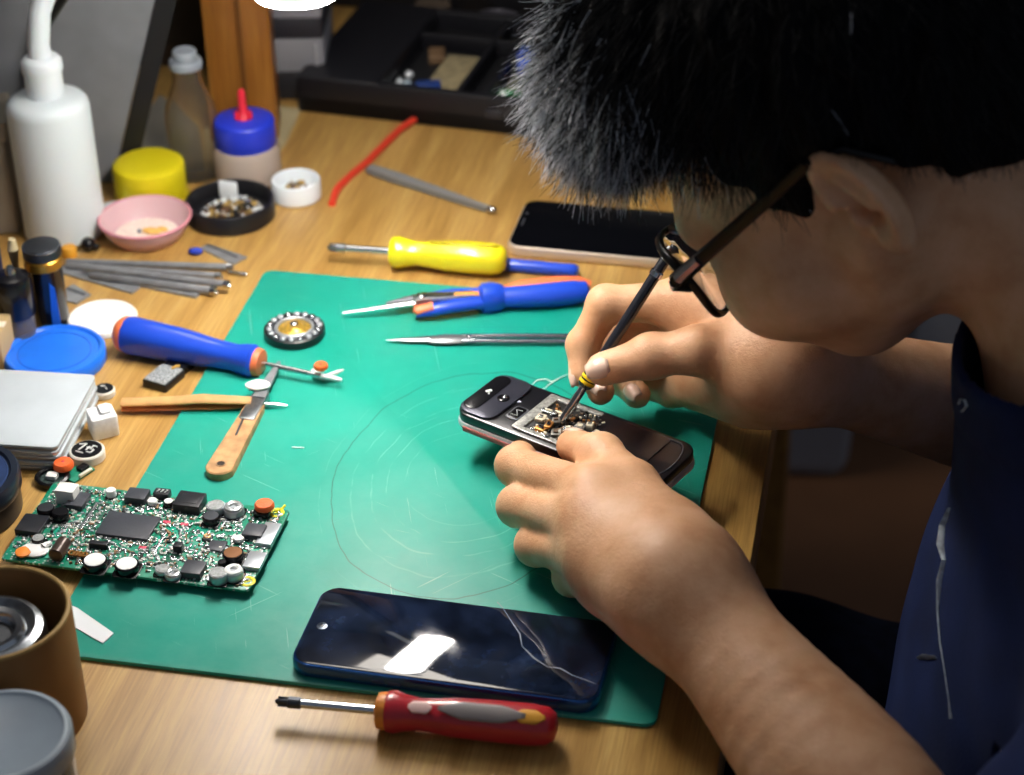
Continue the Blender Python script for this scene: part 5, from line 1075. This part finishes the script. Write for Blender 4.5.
# ---- eyes, brows ----
for s in (-1, 1):
    m = MB(); m.ball((0, 0, 0), .0118, M('eye_white', 'd9d4cc', .2), n=20); m.ball((0, .0075, 0), .0062, M('brown_iris', '24150d', .1), n=16, sc=(1, .75, 1))
    X = Matrix(((HR_[0][0], HR_[0][1], HR_[0][2], 0), (HR_[1][0], HR_[1][1], HR_[1][2], 0), (HR_[2][0], HR_[2][1], HR_[2][2], 0), (0, 0, 0, 1))); X.translation = Vector(H(s*.032, .0872, .003))
    own(m.build('eye', X=X))
    m = MB(); m.tube([H(s*.014, .111, .026), H(s*.030, .106, .030), H(s*.046, .092, .027)], [.002, .0026, .0014], DARKH, n=8); own(m.build('eyebrow'))
# ======================= eyeglasses =======================
gl = thing('eyeglasses', 'black-framed eyeglasses with round lenses worn by the bending person', 'eyeglasses', H(0, .095, .004))
def gown(o): o.parent = gl; o.matrix_parent_inverse = Matrix.Translation(-gl.location); return o
GF = M('black_frame', '060608', .30, coat=.15, spec=.3); GSV = M('frame_silver', 'b8bcc0', .2, metal=1)
GLS = M('lens_glass', 'f4f8fa', .02, trans=1, ior=1.25, spec=.6)
for s in (-1, 1):
    rim = []; N = 36
    for k in range(N+1):
        a = 2*PI*k/N; rim.append(H(s*(.034+.026*math.cos(a)), .1105-.0035*abs(math.cos(a)) - .010*(math.cos(a) > 0)*math.cos(a)**2, .008+.0235*math.sin(a)))
    m = MB(); m.tube(rim, .0017, GF, n=8, cap=False, upv=tuple(HF), flat=1.4); gown(m.build('rim'))
    m = MB(); inner = rim[:-1]; c = sum(inner)/len(inner); r2 = [[tuple(c+(p-c)*.97+HF*.0006) for p in inner], [tuple(c+(p-c)*.5+HF*.0025) for p in inner], [tuple(c+(p-c)*.05+HF*.0030) for p in inner], [tuple(c+(p-c)*.05+HF*.0012) for p in inner], [tuple(c+(p-c)*.5+HF*.0008) for p in inner], [tuple(c+(p-c)*.97-HF*.0008) for p in inner]]
    m.rings(r2, GLS, None, False, False); gown(m.build('lens'))
    m = MB(); m.tube([H(s*.0585, .100, .006), H(s*.064, .102, .012), H(s*.068, .098, .014)], [.002, .0028, .0026], GF, n=8); gown(m.build('hinge'))
    m = MB(); m.tube([H(s*.067, .098, .014), H(s*.0715, .066, .017), H(s*.0775, .02, .021), H(s*.083, -.004, .024)], [.0026, .0022, .0020, .0018], GF, n=8, flat=1.5, upv=tuple(HUp))
    m.tube([H(s*.083, -.004, .024), H(s*.083, -.022, .020), H(s*.080, -.036, .002)], [.0018, .002, .0022], GF, n=8); gown(m.build('temple_arm'))
    m = MB(); m.tube([H(s*.069, .094, .0145), H(s*.0712, .077, .0162)], [.0031, .0029], GSV, n=8); gown(m.build('temple_plate'))
    m = MB(); m.tube([H(s*.012, .106, -.004), H(s*.010, .100, -.008)], .0008, GSV, n=6); m.ball(H(s*.0098, .099, -.009), .003, M('nose_pad', 'd8dcda', .1, trans=.8), n=8, sc=(.5, 1, 1)); gown(m.build('nose_pad'))
m = MB(); m.tube([H(-.0095, .1095, .006), H(0, .113, .010), H(.0095, .1095, .006)], .0016, GF, n=8); gown(m.build('bridge'))
# ======================= desk lamp (the lit bar hangs above the mat) =======================
lp = thing('desk_lamp', 'white LED bar lamp glowing above the cutting mat', 'lamp', (.088, .272, .282))
GLOW = M('led_diffuser', 'ffffff', .5, emit='fff8f0', estr=70)
LWH = M('lamp_white', 'f0f2f4', .35, emit='ffffff', estr=.9)
m = MB(); m.slab(.040, .232, .004, .018, .001, X=T(0, 0, -.008)); m.build('diffuser', lp, m=GLOW, rz=rad(6.5))
m = MB(); m.slab(.046, .240, .010, .021, .003, X=T(0, 0, -.004)); m.build('lamp_head', lp, m=LWH, rz=rad(6.5))
o0 = Vector((.088, .272, .282)); cp = Vector(pb)+Vector((0, 0, .37))+Matrix.Rotation(rad(14), 3, 'Z')@Vector((0, -.0345, 0))-o0
m = MB(); m.tube([(-.005, .08, .008), (-.012, .12, .03), tuple(cp*.45+Vector((.0, .03, .06))), tuple(cp+Vector((.02, -.04, .02))), tuple(cp+Vector((.002, -.012, 0)))], .006, LWH, n=12); m.build('gooseneck', lp)
m = MB(); m.slab(.050, .028, .03, .003, .001, X=Matrix.Translation(cp) @ RZ(14) @ T(0, 0, -.015)); m.build('clamp', lp, m=M('clamp_black', '18181a', .4))
# ======================= light =======================
w = bpy.data.worlds.new('world'); SC.world = w; w.use_nodes = True
w.node_tree.nodes['Background'].inputs[0].default_value = lin('b8c4d8'); w.node_tree.nodes['Background'].inputs[1].default_value = .25
def area(name, loc, tgt, size, power, col='ffffff', sy=None):
    l = bpy.data.lights.new(name, 'AREA'); l.energy = power; l.color = lin(col)[:3]; l.size = size
    if sy: l.shape = 'RECTANGLE'; l.size_y = sy
    o = bpy.data.objects.new(name, l); COL.objects.link(o); o.location = loc
    o.rotation_euler = (Vector(tgt)-Vector(loc)).to_track_quat('-Z', 'Y').to_euler(); return o
area('fill_light', (-.75, .75, 1.5), (-.05, .3, 0), 1.1, 38, 'fff6ea')  # added fill from behind left, no such lamp is seen
